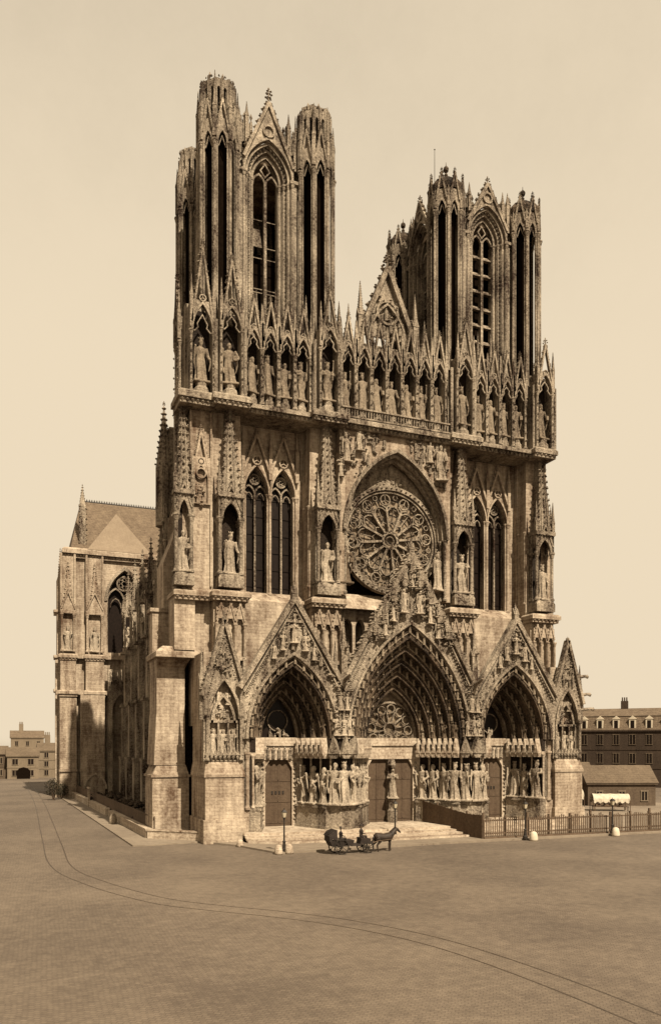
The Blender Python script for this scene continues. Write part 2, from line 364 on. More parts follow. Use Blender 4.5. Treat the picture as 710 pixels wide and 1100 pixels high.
# lower storey wall (z 0-26) at y=2.2, openings for triforium lights under the rose
ops = [(x, .62, 20.6, 23.6, 1.0) for x in (-5.2, -3.6, -2.0, -.4, 1.2, 2.8, 4.4)]
wall(m, -6.9, 6.9, 17, 25.6, 2.4, 3.2, ops)
m.box(-20, -6.9, 2.4, 5.2, 8, 25.9); m.box(6.9, 20, 2.4, 5.2, 8, 25.9); m.frus(-20,-7,2.4,5,25.9,-20,-7,4.1,5,27.1); m.frus(7,20,2.4,5,25.9,7,20,4.1,5,27.1)
m.box(-6.9, 6.9, 5.2, 5.6, 8, 26); m.box(-6.9, 6.9, 2.6, 5.4, 16, 17)
# ledge below the rose
m.frus(-6.9, 6.9, 1.2, 5, 25.6, -6.9, 6.9, 3.0, 5, 27.6)
# side bays: wall with two tall lancets
for s in (-1, 1):
    cx = -14.1 if s < 0 else 14.8
    wall(m, cx-4.3, cx+4.3, 26.1, 46.3, 4.2, 5.4, [(cx-1.58, 1.36, 27.2, 38.4, 3.0), (cx+1.58, 1.36, 27.2, 38.4, 3.0)])
    for q in (-1.58, 1.58):
        band(m, cx+q, 38.4, 1.40, 3.06, 1.56, 3.4, 3.9, 4.3); 
    for q in (-3.15, 0, 3.15):
        column(m, cx+q, 4.0, 26.9, 38.4, .17); column(m, cx+q-.28*(1 if q > -3 else -1), 4.12, 26.9, 38.4, .10)
    gable(m, cx-1.58, 1.6, 40.6, 45.0, 3.75, 4.15, .26, .2); gable(m, cx+1.58, 1.6, 40.6, 45.0, 3.75, 4.15, .26, .2)
    for q in (-3.2, 0, 3.2): pinnacle(m, cx+q, 3.85, 40, 43.4, 45.6, .2)
# rose bay: wall with large arched recess
RX = .25
a = arc(6.6, 9.7, 16)
zs = 34.4
for (xa,za),(xb,zb) in zip(a, a[1:]): m.poly([(RX+xa,zs+za),(RX+xb,zs+zb),(RX+xb,46.4),(RX+xa,46.4)], .6, 4.6)
m.box(-6.95, -6.35, .6, 4.6, 27, 46.39); m.box(6.85, 7.4, .6, 4.6, 27, 46.39)
body = m.build('main_wall', ASHLAR, CA)
m = MB()
for i, (w0, y0) in enumerate(((6.65, .25), (6.4, .9), (6.15, 1.5))):
    band(m, RX, zs, w0-.16, 9.55-i*.40, w0+.2, 9.95-i*.40, y0, y0+.5, 16)
for i in range(40):
    p = arc(6.75, 9.85, 20)[i]; crocket(m, (RX+p[0], .35, zs+p[1]), .17)
for s in (-1, 1):
    for k, x in enumerate((6.5, 6.3)): column(m, RX+s*x, .7+k*.7, 27.2, zs, .16)
for (xa,za),(xb,zb) in zip(arc(6.2, 9.0, 16), arc(6.2, 9.0, 16)[1:]):     # panel above the rose, inside the arch
    q = lambda x: 34.2+math.sqrt(max(0, 6.3**2-(x-.2)**2)); 
    if zs+za > q(xa) or zs+zb > q(xb): m.poly([(RX+xa, q(xa)), (RX+xb, q(xb)), (RX+xb, max(zs+zb, q(xb)+.01)), (RX+xa, max(zs+za, q(xa)+.01))], 2.5, 2.9)
relief(m, -1.6, 2.1, 40.8, 42.6, 2.45, 16, .35)
relief(m, -6.9, 6.9, 41.0, 45.8, .5, 150, .5, lambda x, z: z > 34.9+11.0*(1-abs(x-.25)/7.8)**.6 and abs(x) > 1)
m.build('rose_arch_moulding', STONE, CA)
for x, z, h in ((-6.2, 41.9, 3.2), (-4.6, 43.4, 2.6), (4.5, 43.2, 2.7), (6.0, 41.2, 4.4), (-6.9, 40.2, 2.0)):
    statue(bpy.data.objects['rose_arch_moulding'], x, .3, z, h)
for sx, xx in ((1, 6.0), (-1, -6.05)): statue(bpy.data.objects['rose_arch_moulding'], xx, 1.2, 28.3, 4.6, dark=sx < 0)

# ---- rose window
m = MB(); RC = (0.2, 34.1); RR = 6.15; Y = 2.2
m.ring(RC[0], RC[1], RR, .5, Y-.35, Y+.5, 48); m.ring(RC[0], RC[1], RR-.45, .2, Y-.15, Y+.3, 48)
for i in range(60):
    t = 2*PI*i/60; m.oct((RC[0]+RR*math.cos(t), Y-.42, RC[1]+RR*math.sin(t)), .16)
rose = m.build('rose_window', STONE, CA)
m = MB()
m.ring(RC[0], RC[1], .95, .26, Y-.1, Y+.3, 16); m.ring(RC[0], RC[1], .5, .1, Y, Y+.2, 12)
for k in range(12):
    t = 2*PI*k/12+.13; c, s_ = math.cos(t), math.sin(t); P = lambda r, o=0: (RC[0]+r*math.cos(t+o), RC[1]+r*math.sin(t+o))
    m.bar(P(.95), P(3.9), .24, Y-.1, Y+.3)
    m.bar(P(3.9), P(4.3, .13), .14, Y, Y+.25); m.bar(P(3.9), P(4.3, -.13), .14, Y, Y+.25)
    t2 = t+PI/12
    Q = lambda r, o=0: (RC[0]+r*math.cos(t2+o), RC[1]+r*math.sin(t2+o))
    m.path([P(3.4), Q(3.95, -.12), Q(4.15), Q(3.95, .12), (RC[0]+3.4*math.cos(t+PI/6), RC[1]+3.4*math.sin(t+PI/6))], .14, Y, Y+.26)
    m.path([P(1.9), Q(2.35, 0), (RC[0]+1.9*math.cos(t+PI/6), RC[1]+1.9*math.sin(t+PI/6))], .08, Y+.04, Y+.2)
    m.bar(Q(2.35), Q(3.9), .07, Y+.05, Y+.2)
    cc = P(4.85); m.ring(cc[0], cc[1], .62, .12, Y, Y+.24, 10)
    for j in range(3):
        u = t+j*2*PI/3; m.bar(cc, (cc[0]+.58*math.cos(u), cc[1]+.58*math.sin(u)), .07, Y+.03, Y+.18)
    cc = Q(5.2); m.ring(cc[0], cc[1], .28, .08, Y+.01, Y+.24, 8)
m.build('tracery', STONE, rose)
m = MB(); m.cyl(0, 0, 0, .06, RR-.1, None, 48); m.m = Matrix(); vs = m.v; m.v = [(RC[0]+x, Y+.45+z, RC[1]+y) for x, y, z in vs]
m.build('glass', ROSEG, rose)
m = MB()
for i in range(170):
    t = random.random()*2*PI; r = 5.5*math.sqrt(random.random()); m.box(0,0,0,0,0,0) if 0 else None
    x, z = RC[0]+r*math.cos(t), RC[1]+r*math.sin(t); m.bar((x-.3*math.cos(t), z-.3*math.sin(t)), (x+.3*math.cos(t+.4), z+.3*math.sin(t+.4)), .05, Y+.36, Y+.44)
for q in (1.4, 2.3, 3.2, 4.1, 5.0): m.ring(RC[0], RC[1], q, .05, Y+.37, Y+.43, 30)
m.build('glazing_bar', IRON, rose)
m = MB(); m.box(-7.0, 7.0, 4.62, 5.0, 26.5, 47); m.build('rear_wall', DEEP_SHADE, CA)

# ---- lancets of the tower bays
for s in (-1, 1):
    for q in (-1.58, 1.58):
        cx = (-14.1 if s < 0 else 14.8)+q; m = MB(); tracery(m, cx, 1.34, 27.2, 38.4, 2.95, 4.75, .17, .35); o = m.build('lancet_window', STONE, CA)
        m = MB(); m.box(cx-1.4, cx+1.4, 5.2, 5.3, 27, 41.4); 
        for z in range(28, 41, 2): m.box(cx-1.3, cx+1.3, 5.12, 5.16, z, z+.06)
        m.build('glass', GLASS, o)

# ---- buttresses of the west front
def tabernacle(par, M, cx, y, w=1.15, zb=26.1, dep=1.5, dark=False, rz=0, ztop=46.6, tw=1.5):
    """Open niche with four colonnettes, statue, entablature and a tall crocketed spire."""
    m = MB(); m.m = M
    m.box(cx-w-.25, cx+w+.25, y-.15, y+dep+.2, zb+.6, zb+1.5); m.frus(cx-w-.25, cx+w+.25, y-.15, y+dep, zb+1.5, cx-w-.05, cx+w+.05, y+.02, y+dep, zb+2.0)
    for xx in (cx-w, cx+w):
        for yy in (y+.2, y+dep-.1): column(m, xx, yy, zb+2.0, 34.2, .19)
    wall(m, cx-w-.2, cx+w+.2, 34.1, 36.3, y, y+.35, [(cx, w-.3, 34.1, 34.1, 1.6)])
    for sx in (-1, 1):
        mm = m.m; m.m = mm @ fr(cx+sx*(w+.18), y+dep/2, 0, -sx*PI/2*-1)
        wall(m, -dep/2, dep/2, 34.1, 36.3, 0, .3, [(0, dep/2-.35, 34.1, 34.1, 1.3)]); m.m = mm
    gable(m, cx, w, 34.9, 37.6, y-.12, y+.05, .16, .13, fill=False)
    m.box(cx-w-.3, cx+w+.3, y-.2, y+dep+.1, 36.3, 36.75)
    for i in range(6): m.oct((cx-w+(2*w)*i/5, y-.2, 36.25), .16)
    o = m.build('tabernacle', STONE, par)
    m = MB(); m.m = M; m.box(cx-w+.05, cx+w-.05, y+dep+.02, y+dep+.12, zb+2, 36); m.build('niche_back', DEEP_SHADE, o)  # back panel coloured dark as the shade inside the niche
    m = MB(); m.m = M
    z0 = 36.75; zt = ztop
    m.frus(cx-w*.9, cx+w*.9, y+.1, y+dep+.4, z0, cx-w*.2, cx+w*.2, y+.8, y+dep+.4, zt)
    for sx in (-1, 0, 1):
        for i in range(13):
            u = (i+.5)/13; ww = w*(.93-.70*u); crocket(m, (cx+sx*ww, y-.02+.72*u, z0+(zt-z0)*u), .21 if sx else .17)
    for sx in (-.5, .5): m.add([(cx+sx*w*.9-.06,y-.02,z0+.1),(cx+sx*w*.9+.06,y-.02,z0+.1),(cx+sx*w*.2+.04,y+.7,zt-.2),(cx+sx*w*.2-.04,y+.7,zt-.2),(cx+sx*w*.9-.06,y+.2,z0+.1),(cx+sx*w*.9+.06,y+.2,z0+.1),(cx+sx*w*.2+.04,y+.9,zt-.2),(cx+sx*w*.2-.04,y+.9,zt-.2)], [(0,1,2,3),(0,3,7,4),(1,5,6,2)])
    for sx in (-1, 1):
        pinnacle(m, cx+sx*(w+.1), y+.15, 36.7, 38.0, 40.5, .2)
    m.build('spire', STONE, o)
    p = M @ Vector((cx, y+.65, zb+2.0))
    statue(o, p.x, p.y, p.z, 4.6, rz, dark); 
    m = MB(); m.m = M; m.lathe(cx, y+.65, [(zb+1.9,.6),(zb+2.15,.6),(zb+2.3,.45)], 8); m.build('pedestal', STONE, o)
    return o
I = Matrix()
BUTX = (-19.7, -8.5, 9.0, 20.8)
for bi, bx in enumerate(BUTX):
    m = MB(); hw = 1.75
    yb = 5.6 if abs(bx) > 10 else 5.0
    m.box(bx-hw, bx+hw, .7, yb+.1, 0, 25.6)
    m.box(bx-hw+.05, bx+hw-.05, 1.75, yb, 25.7, 37); m.frus(bx-hw+.05, bx+hw-.05, 1.75, yb, 37, bx-hw+.25, bx+hw-.25, 1.9, yb, 46.3)
    # blind arcade at the foot of the niche stage
    for q in (-1.05, 0, 1.05):
        wall(m, bx+q-.52, bx+q+.52, 19.0, 24.6, .25, .72, [(bx+q, .36, 19.4, 22.8, .8)]); gable(m, bx+q, .5, 23.2, 25.1, .1, .3, .14, .12, fill=False)
        m.poly([(bx+q-.3, 23.4), (bx+q+.3, 23.4), (bx+q, 24.6)], .2, .26)
    for q in (-1.57, -.52, .52, 1.57): column(m, bx+q, .18, 19.0, 22.9, .13)
    cornice(m, bx-hw-.1, bx+hw+.1, 0.05, 25.7, .4, .45, 2)
    # corner shafts beside the niche
    for sx in (-1, 1): 
        column(m, bx+sx*(hw-.1), 2.0, 27.8, 37, .14); column(m, bx+sx*(hw-.1), 3.2, 27.8, 37, .14)
    o = m.build('buttress', ASHLAR, CA)
    tabernacle(o, I, bx, 0, 1.15, dark=False, ztop=46.5)
# outward (north and south) buttresses of the two towers
for s in (-1, 1):
    m = MB(); E = 24.6 if s < 0 else 22.75
    x0, x1 = sorted((s*21.3, s*E)); X = s*20
    m.box(x0, x1, 1.5, 4.2, 25.9, 37.0); m.frus(x0, x1, 1.5, 4.2, 37.0, *(sorted((s*21.3, s*(E-1)))), 1.7, 4.2, 46.3)
    if s < 0:
        m.box(-25.5, -23.3, 1.3, 4.4, 20.0, 25.5); m.box(-23.3, -21.4, 2.0, 4.4, 12.0, 25.5)
        c = -22.65
        gable(m, c, .95, 38.5, 43.4, 1.15, 1.5, .2, .18)
        wall(m, c-1.0, c+1.0, 35.6, 40.6, 1.2, 1.6, [(c, .7, 35.7, 38.2, 1.5)])
        m.ring(c, 38.9, .5, .14, 1.15, 1.4, 12); relief(m, c-.7, c+.7, 35.6, 37.4, 1.3, 14, .4)
        for q in (-1, 1): m.cyl(c+q*1.1, 1.35, 26.9, 45.5, .13, .11, 6)
        cornice(m, -25.4, -21.6, 1.0, 25.7, .35, .45, 3.4)
    else:
        m.box(21.3, 22.7, .9, 4.4, 0, 25.5); cornice(m, 21.6, 22.6, .6, 25.7, .4, .45, 3.4)
    for yb in (11.5,):
        m.box(*sorted((s*19.5, s*24.2)), yb, yb+3.2, 0, 36)
        m.frus(*sorted((s*19.5, s*24.2)), yb, yb+3.2, 36, *sorted((s*19.5, s*21.6)), yb, yb+3.2, 47)
    o = m.build('buttress', ASHLAR, CA)
    if s < 0: tabernacle(o, I, -24.6, .55, .8, dep=1.0, ztop=47.0)
    M = fr(s*24.6, 13.2, 0, s*PI/2)
    tabernacle(o, M, 0, 0, 1.1, rz=s*PI/2, ztop=48)
    M = fr(s*(E+.4), 2.9, 0, s*PI/2)
    tabernacle(o, M, 0, 0, 1.0, dep=1.2, rz=s*PI/2, ztop=46)
    m = MB(); m.cyl(s*24.4, 13.2, 36, 43.1, 1.0, 1.0, 8); spire(m, s*24.4, 13.2, 43, 50.5, .95, 8)
    m.build('rear_pinnacle', STONE, o)
    m = MB(); q = E-.3; top = 57.5 if s < 0 else 51; m.cyl(s*q, 4.2, 36, 45.6, .7, .7, 8); spire(m, s*q, 4.2, 45.5, top, .7, 8)
    m.build('corner_pinnacle', STONE, o)

# ---- tower side walls and shafts (z 0 - 56)
for s in (-1, 1):
    m = MB()
    X = s*20.2
    sx0, sx1 = sorted((X, X-s*1.2))
    M = fr(X, 9.5, 0, s*PI/2); m.m = M
    wall(m, -6, 6, 0, 46.3, 0, 1.2, [(-1.7, 1.4, 27.2, 38.4, 3.0), (1.7, 1.4, 27.2, 38.4, 3.0)])
    for q in (-1.7, 1.7):
        gable(m, q, 1.6, 40.6, 44.8, -.4, 0, .26, .2)
        tracery(m, q, 1.38, 27.2, 38.4, 2.95, .4, .17, .35)
    m.box(-3.2, 3.2, .9, 1.3, 27, 42)
    for z in (8, 17.5, 25.7): cornice(m, -5.8, 5.8, 0, z, .3, .35, .3, leaf=False)
    cornice(m, -6, 6, 0, 46.3, .6, .6, 1.2)
    wall(m, -6.4, 6.4, 46.9, 55.6, 0, 1.0, [(-4.4+2.2*i, .75, 47.9, 53.2, 1.6) for i in range(5)])
    for i in range(5): gable(m, -4.4+2.2*i, 1.0, 54.2, 58.0, -.2, .15, .2, .2)
    m.m = I
    m.box(*sorted((s*9, s*20)), 14.4, 15.6, 0, 56); m.box(*sorted((s*8.2, s*9.4)), 4.5, 15.5, 30, 56.1)
    m.box(*sorted((s*9.3, s*19.9)), 4.5, 14.5, 54.6, 55.6)
    m.build('tower_flank_wall', ASHLAR, CA)

# ================================================================== gallery of kings
m = MB()
ZG = 46.8
for x0, x1, y in ((-17.9, -10.4, .8), (10.9, 18.9, .8)):
    cornice(m, x0, x1, y, ZG-.5, .7, .45, 4.5)
for x0, x1, y in ((-7.0, 7.0, .3),): cornice(m, x0, x1, y, ZG-.6, .7, .5, 3)
m.box(-18.3, -10.2, 2.4, 4, 46.9, 56); m.box(10.4, 19.2, 2.4, 4, 46.9, 56); m.box(-7.4, 7.4, 2.4, 4, 46.9, 57)
gal = m.build('kings_gallery', STONE, CA)
def knitch(cx, w, y, zsp, h, za, rz=0, M=I, big=False, zc=0, hs=4.3):
    m = MB(); m.m = M
    z0 = ZG+.3+zc
    wall(m, cx-w-.2, cx+w+.2, zsp-.25, zsp+h+.35, y, y+.5, [(cx, w-.08, zsp-.25, zsp, h)])
    band(m, cx, zsp, w-.1, h-.05, w+.1, h+.25, y-.12, y+.05, 7)
    gable(m, cx, w+.05, zsp+.75, za, y-.15, y+.25, .2, .19 if not big else .24)
    for s in (-1, 1):
        column(m, cx+s*(w+.1), y+.12, z0, zsp, .14); m.box(cx+s*(w+.1)-.16, cx+s*(w+.1)+.16, y+.4, y+1.7, z0, zsp+h)
        pinnacle(m, cx+s*(w+.1), y+.02, zsp+.2, zsp+h+.7, zsp+h+2.9, .17)
    m.lathe(cx, y+.75, [(z0-.1, w*.8), (z0+.55, w*.75), (z0+.8, w*.55), (z0+1.2, w*.6), (z0+1.25, w*.4)], 8)
    m.path([(cx-w*.8, zsp-.1), (cx-w*.42, zsp+.35), (cx-w*.5, zsp+.75), (cx, zsp+h*.62), (cx+w*.5, zsp+.75), (cx+w*.42, zsp+.35), (cx+w*.8, zsp-.1)], .11, y+.12, y+.32)
    for q in (-1, 1):
        for i in range(5): m.oct((cx+q*(w+.1), y-.12, z0+1+i*1.1+rn(.2)), .12, .1, .16)
    o = m.build('niche', STONE, gal)
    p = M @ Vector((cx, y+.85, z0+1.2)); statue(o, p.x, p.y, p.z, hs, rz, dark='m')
    m = MB(); m.m = M; m.box(cx-w, cx+w, y+1.5, y+1.62, z0, zsp+h); m.build('niche_back', DEEP_SHADE, o)  # niche shade painted on a dark back panel
for s in (-1, 1):
    for i in range(4): knitch((-14.1 if s < 0 else 14.7)+(-2.85+1.9*i), .78, .75, 53.2, 1.9, 58.4)
for i in range(7): knitch(-5.9+1.97*i, .8, .5, 53.4, 2.0, 58.6)
m = MB()   # balustrade in front of the central kings
for i in range(40):
    x = -6.7+13.4*i/39; m.cyl(x, .05, 47.1, 48.0, .07, None, 5); 
m.box(-7, 7, -.12, .22, 48.0, 48.16); m.box(-7, 7, -.12, .22, 46.95, 47.12)
m.build('balustrade', STONE, gal)
# pier niches of the gallery
for bx in BUTX:
    m = MB()
    out = abs(bx) > 10; s = -1 if bx < 0 else 1
    w = 1.75
    if bx > 15: cornice(m, bx-w, bx+w-.6, -.35, 46.3, .35, .5, 3)
    else: cornice(m, bx-w-.1, bx+w+.1, -.45, 46.3, .4, .5, 3)
    m.box(bx-w+.1, bx+w-.1, 1.2, 4.4, 46.9, 56.6)
    for q in (-1, 1): m.cyl(bx+q*(w-.15), .2, 47, 55, .2, .2, 8)
    if out:
        if s < 0: cornice(m, -25.0, -21.6, .2, 46.2, .5, .6, 3.6); m.box(-24.2, -21.7, 1.9, 5.0, 46.9, 57)
    m.build('pier_cornice', STONE, gal)
    if out:
        knitch(bx-(.25 if s > 0 else 0), 1.05, -.35, 54.0, 2.3, 61.2 if s < 0 else 60, big=True, hs=4.6)
        if s < 0: knitch(-22.7, 1.1, .3, 53.6, 2.8, 62.4, big=True, hs=4.6)
        E = 24.6 if s < 0 else 22.0
        knitch(0, 1.0, -.1, 53.4, 2.3, 60.5 if s < 0 else 59, rz=s*PI/2, M=fr(s*E, 4.0, 0, s*PI/2), big=True, hs=4.6)
    else:
        knitch(bx, 1.0, -.35, 54.0, 2.2, 60.4, big=True, hs=4.6)
# crowning pinnacles along the gallery
m = MB()
for x in [-19, -16.2, -14.2, -12.2, -10.3, -7.4, 7.4, 10.3, 12.2, 14.2, 16.2, 19]:
    pinnacle(m, x+rn(.2), 2.2, 56, 57.6+rn(.4), 60.6+rn(.6), .24)
for x in (-6.2, -5, 5, 6.2): pinnacle(m, x, 2.6, 56.8, 58.4, 61.2, .26)
m.build('parapet_pinnacles', STONE, gal).name = 'parapet'
# great central gable
m = MB()
gable(m, 0, 3.5, 58.4, 66.6, 2.2, 3.0, .55, .42, fill=False)
m.poly([(-3.2, 58.3), (3.2, 58.3), (0, 65.6)], 2.8, 3.1); m.ring(0, 61.2, 1.35, .28, 2.4, 2.85, 16)
m.path([(p[0]*1, 57.6+p[1]) for p in arc(2.4, 4.6, 8)], .25, 2.35, 2.8)
relief(m, -2.3, 2.3, 58.6, 63, 2.6, 34, .5, lambda x, z: abs(x) < 3.0*(66-z)/8)
for s in (-1, 1): pinnacle(m, s*3.6, 2.4, 56.5, 60.2, 64.0, .35)
finial(m, 0, 2.6, 67.0, .8)
g = m.build('central_gable', STONE, CA)

# ================================================================== towers (belfry stage)
def turret(par, x, y, zt, kind, z0=55.0):
    m = MB(); r = 2.0; ff = r*math.tan(PI/8)
    for k in range(8):
        m.m = fr(x, y, 0, k*PI/4)
        wall(m, -ff, ff, z0, 77.2, -r, -r+.3, [(0, .56, z0+.8, 74.6, 1.35)], 5)
        band(m, 0, 74.6, .44, 1.22, .62, 1.6, -r-.1, -r+.02, 5)
        for q in (-.44, .44): m.path([(q*.9, 74.2), (q*.35, 74.9), (0, 75.4)], .09, -r+.08, -r+.2)
        gable(m, 0, .66, 75.9, 79.2, -r-.2, -r+.05, .17, .15, fill=False)
        m.m = fr(x, y, 0, k*PI/4+PI/8); rc = r/math.cos(PI/8)
        column(m, 0, -rc-.05, z0, 74.7, .16); column(m, .24, -rc+.12, z0, 74.7, .09, 6); column(m, -.24, -rc+.12, z0, 74.7, .09, 6)
        if kind == 0:
            pinnacle(m, 0, -rc, 75, 78.4+rn(.3), 81.2+rn(.9), .21)
            m.box(-.2, .2, -rc+.15, -rc+.55, 77, zt-.2+rn(.25))
        else:
            pinnacle(m, 0, -rc, 75, 76.2, 77.5, .15)
    m.m = I
    for z in (60.5, 66.5, 72.2)[:0]: pass
    t = m.build('turret', STONE, par)
    m = MB()
    for k in range(8):
        m.m = fr(x, y, 0, k*PI/4); r2 = 1.82; f2 = r2*math.tan(PI/8)
        top = zt if kind == 0 else 77.8
        wall(m, -f2, f2, 77.0, top+rn(.35 if kind == 0 else .02), -r2, -r2+.3, [(-.36, .17, 77.7, 80.4, .3), (.36, .17, 77.7, 80.4, .3)] if kind == 0 else [], 4)
        if kind == 0: m.box(-.1, .1, -r2-.18, -r2, 78.5, top-.4+rn(.5)); m.oct((rn(.3), -r2, top+rn(.2)), .2, .2, .45)
        if kind == 0:
            for q in (-.35, .35): crocket(m, (q, -r2-.05, top-.1), .13)
    m.m = I
    if kind == 0: md = MB(); md.cyl(x, y, 77, zt-.5, 1.35, 1.35, 8); md.build('crown_core', DEEP_SHADE, t)  # dark drum added as painted shade behind the crown slits
    else:
        m.lathe(x, y, [(77.4, 2.2), (77.95, 2.35), (78.15, 2.25), (78.8, 1.75), (79.35, .95), (79.6, .22), (80.3, .12), (80.4, .1)], 8, PI/8)
        m.blob((x, y, 80.1), .24, .24, .2, 8, 6); m.blob((x, y, 80.8), .36, .36, .4, 8, 6); m.cyl(x, y, 81.0, 81.7, .07, .02, 5)
    m.build('turret_crown', SHADE_SOOT if kind else STONE, t)
    m = MB(); m.cyl(x, y, z0, 76.6, 1.15, 1.15, 8); m.build('turret_void_core', VOID, t)  # solid core added so the open lancets read as dark voids
    return t
def belfry_window(par, M, cx, kind, half):
    m = MB(); m.m = M
    ww, sp, h = 1.5, 73.4, 2.7
    wall(m, cx-half, cx+half, 55.6, 77.6, .6, 1.5, [(cx, ww, 57, sp, h)], 9)
    for i, (a, y0) in enumerate(((.0, .5), (.42, .15), (.84, -.25), (1.2, -.6))):
        band(m, cx, sp, ww+a, h+a*1.15, ww+a+.26, h+(a+.26)*1.15, y0, y0+.5, 9)
        for s in (-1, 1):
            column(m, cx+s*(ww+a+.14), y0+.12, 55.6, sp, .16)
            m.box(cx+s*(ww+a+.14)-.21, cx+s*(ww+a+.14)+.21, y0+.2, y0+1, 55.7, sp)
    for s in (-1, 1):       # crockets studding the jamb hollow
        for i in range(34): m.oct((cx+s*(ww+.66), .0, 56.4+i*.5), .1, .12, .12)
    for i in range(18): p = arc(ww+.66, h+.8, 9)[i]; m.oct((cx+p[0], -.05, sp+p[1]), .13)
    for s in (-1, 1): m.box(cx+s*(ww+1.5)-.35, cx+s*(ww+1.5)+.35, -.45, 1.0, 55.6, sp+.2); m.box(cx+s*(ww+1.5)-.5, cx+s*(ww+1.5)+.5, -.7, 1.0, sp-.15, sp+.2)
    za = 81.6 if kind == 0 else 80.2
    gable(m, cx, 2.9, 74.9, za, -.75, -.25, .36, .26, fill=False, fin=True)
    m.ring(cx, 78.4, .62, .22, -.7, -.35, 12); m.poly([(cx-.9, 77.3), (cx+.9, 77.3), (cx, za-1.2)], -.42, -.1)
    # spandrel
    def top(q): return 78.4
    a = arc(ww+1.46, h+1.68, 9)
    for (xa,za_),(xb,zb_) in zip(a, a[1:]):
        T = lambda q: 74.9+(za-74.9)*(1-abs(q)/2.9) if abs(q) < 2.9 else 74.9
        if T(xa) > za_+sp+.05 or T(xb) > zb_+sp+.05: m.poly([(cx+xa,sp+za_),(cx+xb,sp+zb_),(cx+xb,max(T(xb),sp+zb_+.01)),(cx+xa,max(T(xa),sp+za_+.01))], -.5, -.05)
    for q in (-1, 1):
        x0, x1 = sorted((cx+q*1.7, cx+q*(half+.3))); zz = 79.5 if kind == 0 else 78.2
        m.box(x0, x1, .0, 1.2, 76.9, zz-.6+rn(.2))
        for i in range(6): xx = x0+(x1-x0)*(i+.5)/6; m.box(xx-.11, xx+.11, -.12, .3, 76.9, zz+rn(.5)); m.oct((xx, 0, zz+rn(.3)), .2, .2, .45)
        pinnacle(m, cx+q*(half-1.3), -.2, 75.5, zz+.2, zz+1.7, .2)
    for s in (-1, 1): pinnacle(m, cx+s*(half-.5), -.1, 75, 78.6+rn(.2), 80.4+rn(.4), .2)
    if kind == 0: finial(m, cx, -.5, za+.4, .7)
    o = m.build('belfry_window', STONE, par)
    m = MB(); m.m = M
    m.box(cx-.16, cx+.16, .72, 1.1, 57, sp+.2)
    for s in (-1, 1): m.path([(cx+s*ww/2+p[0], sp+p[1]-.3) for p in arc(ww/2, 1.25, 5)], .2, .76, 1.06)
    m.path([(cx-.55, sp+1.45), (cx, sp+2.25), (cx+.55, sp+1.45), (cx, sp+.75), (cx-.55, sp+1.45)], .14, .78, 1.04)
    m.build('tracery', STONE, o)
    m = MB(); m.m = M
    if kind == 1:
        for i in range(7): m.box(cx-ww+.02, cx+ww-.02, .85, 1.0, 58.6+i*2.15, 58.78+i*2.15); m.frus(cx-ww, cx+ww, 1.0, 1.5, 58.7+i*2.15, cx-ww, cx+ww, 1.4, 1.5, 59.3+i*2.15)
    else:
        for z in (61.2, 61.6, 65.1, 66.4, 69.4): m.box(cx-ww+.02, cx+ww-.1, 1.25, 1.33, z, z+.09)
        m.frus(cx-ww, cx-.2, 1.3, 1.5, 66.5, cx-ww, cx-.5, 1.3, 1.5, 68.4)
    m.box(cx-.08, cx+.08, 1.02, 1.5, 57, 73); m.build('louvre', STONE, o)
for s, kind in ((-1, 0), (1, 1)):
    cx = -14.75 if s < 0 else 13.9
    xa, xb = cx-5.65, cx+5.65
    m = MB(); zt = 77.0
    m.box(xa, xb, 3.2, 14.4, 56, 56.5)
    m.box(xa+.4, xb-.4, 3.8, 13.9, 75.6, 76.4)
    for px_ in (xa, xb-.6): m.box(px_+.1, px_+.5, 4.0, 4.4, 56.2, 75.7)
    T = m.build('tower', ASHLAR, CA)
    for (x, y) in ((xa, 3.0), (xb, 3.0), (xa, 14.4), (xb, 14.4)): turret(T, x, y, 81.8 if kind == 0 else 79, kind)
    half = 3.75
    belfry_window(T, fr(cx, 3.0, 0, 0), 0, kind, half)
    belfry_window(T, fr(cx, 14.4, 0, PI), 0, kind, half)
    belfry_window(T, fr(xa, 8.7, 0, -PI/2), 0, kind, half)
    belfry_window(T, fr(xb, 8.7, 0, PI/2), 0, kind, half)
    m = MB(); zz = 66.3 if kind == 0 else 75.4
    m.box(xa+1.9, xb-1.9, 5.4, 12.6, 56.5, zz); m.build('belfry_dark_core', VOID, T)  # solid block added to make the open belfry look dark inside
m = MB(); m.cyl(9.9, 8.7, 76.4, 87.6, .07, .03, 6); m.oct((9.9, 8.7, 87.7), .12); m.build('lightning_rod', IRON, bpy.data.objects['tower.001'])

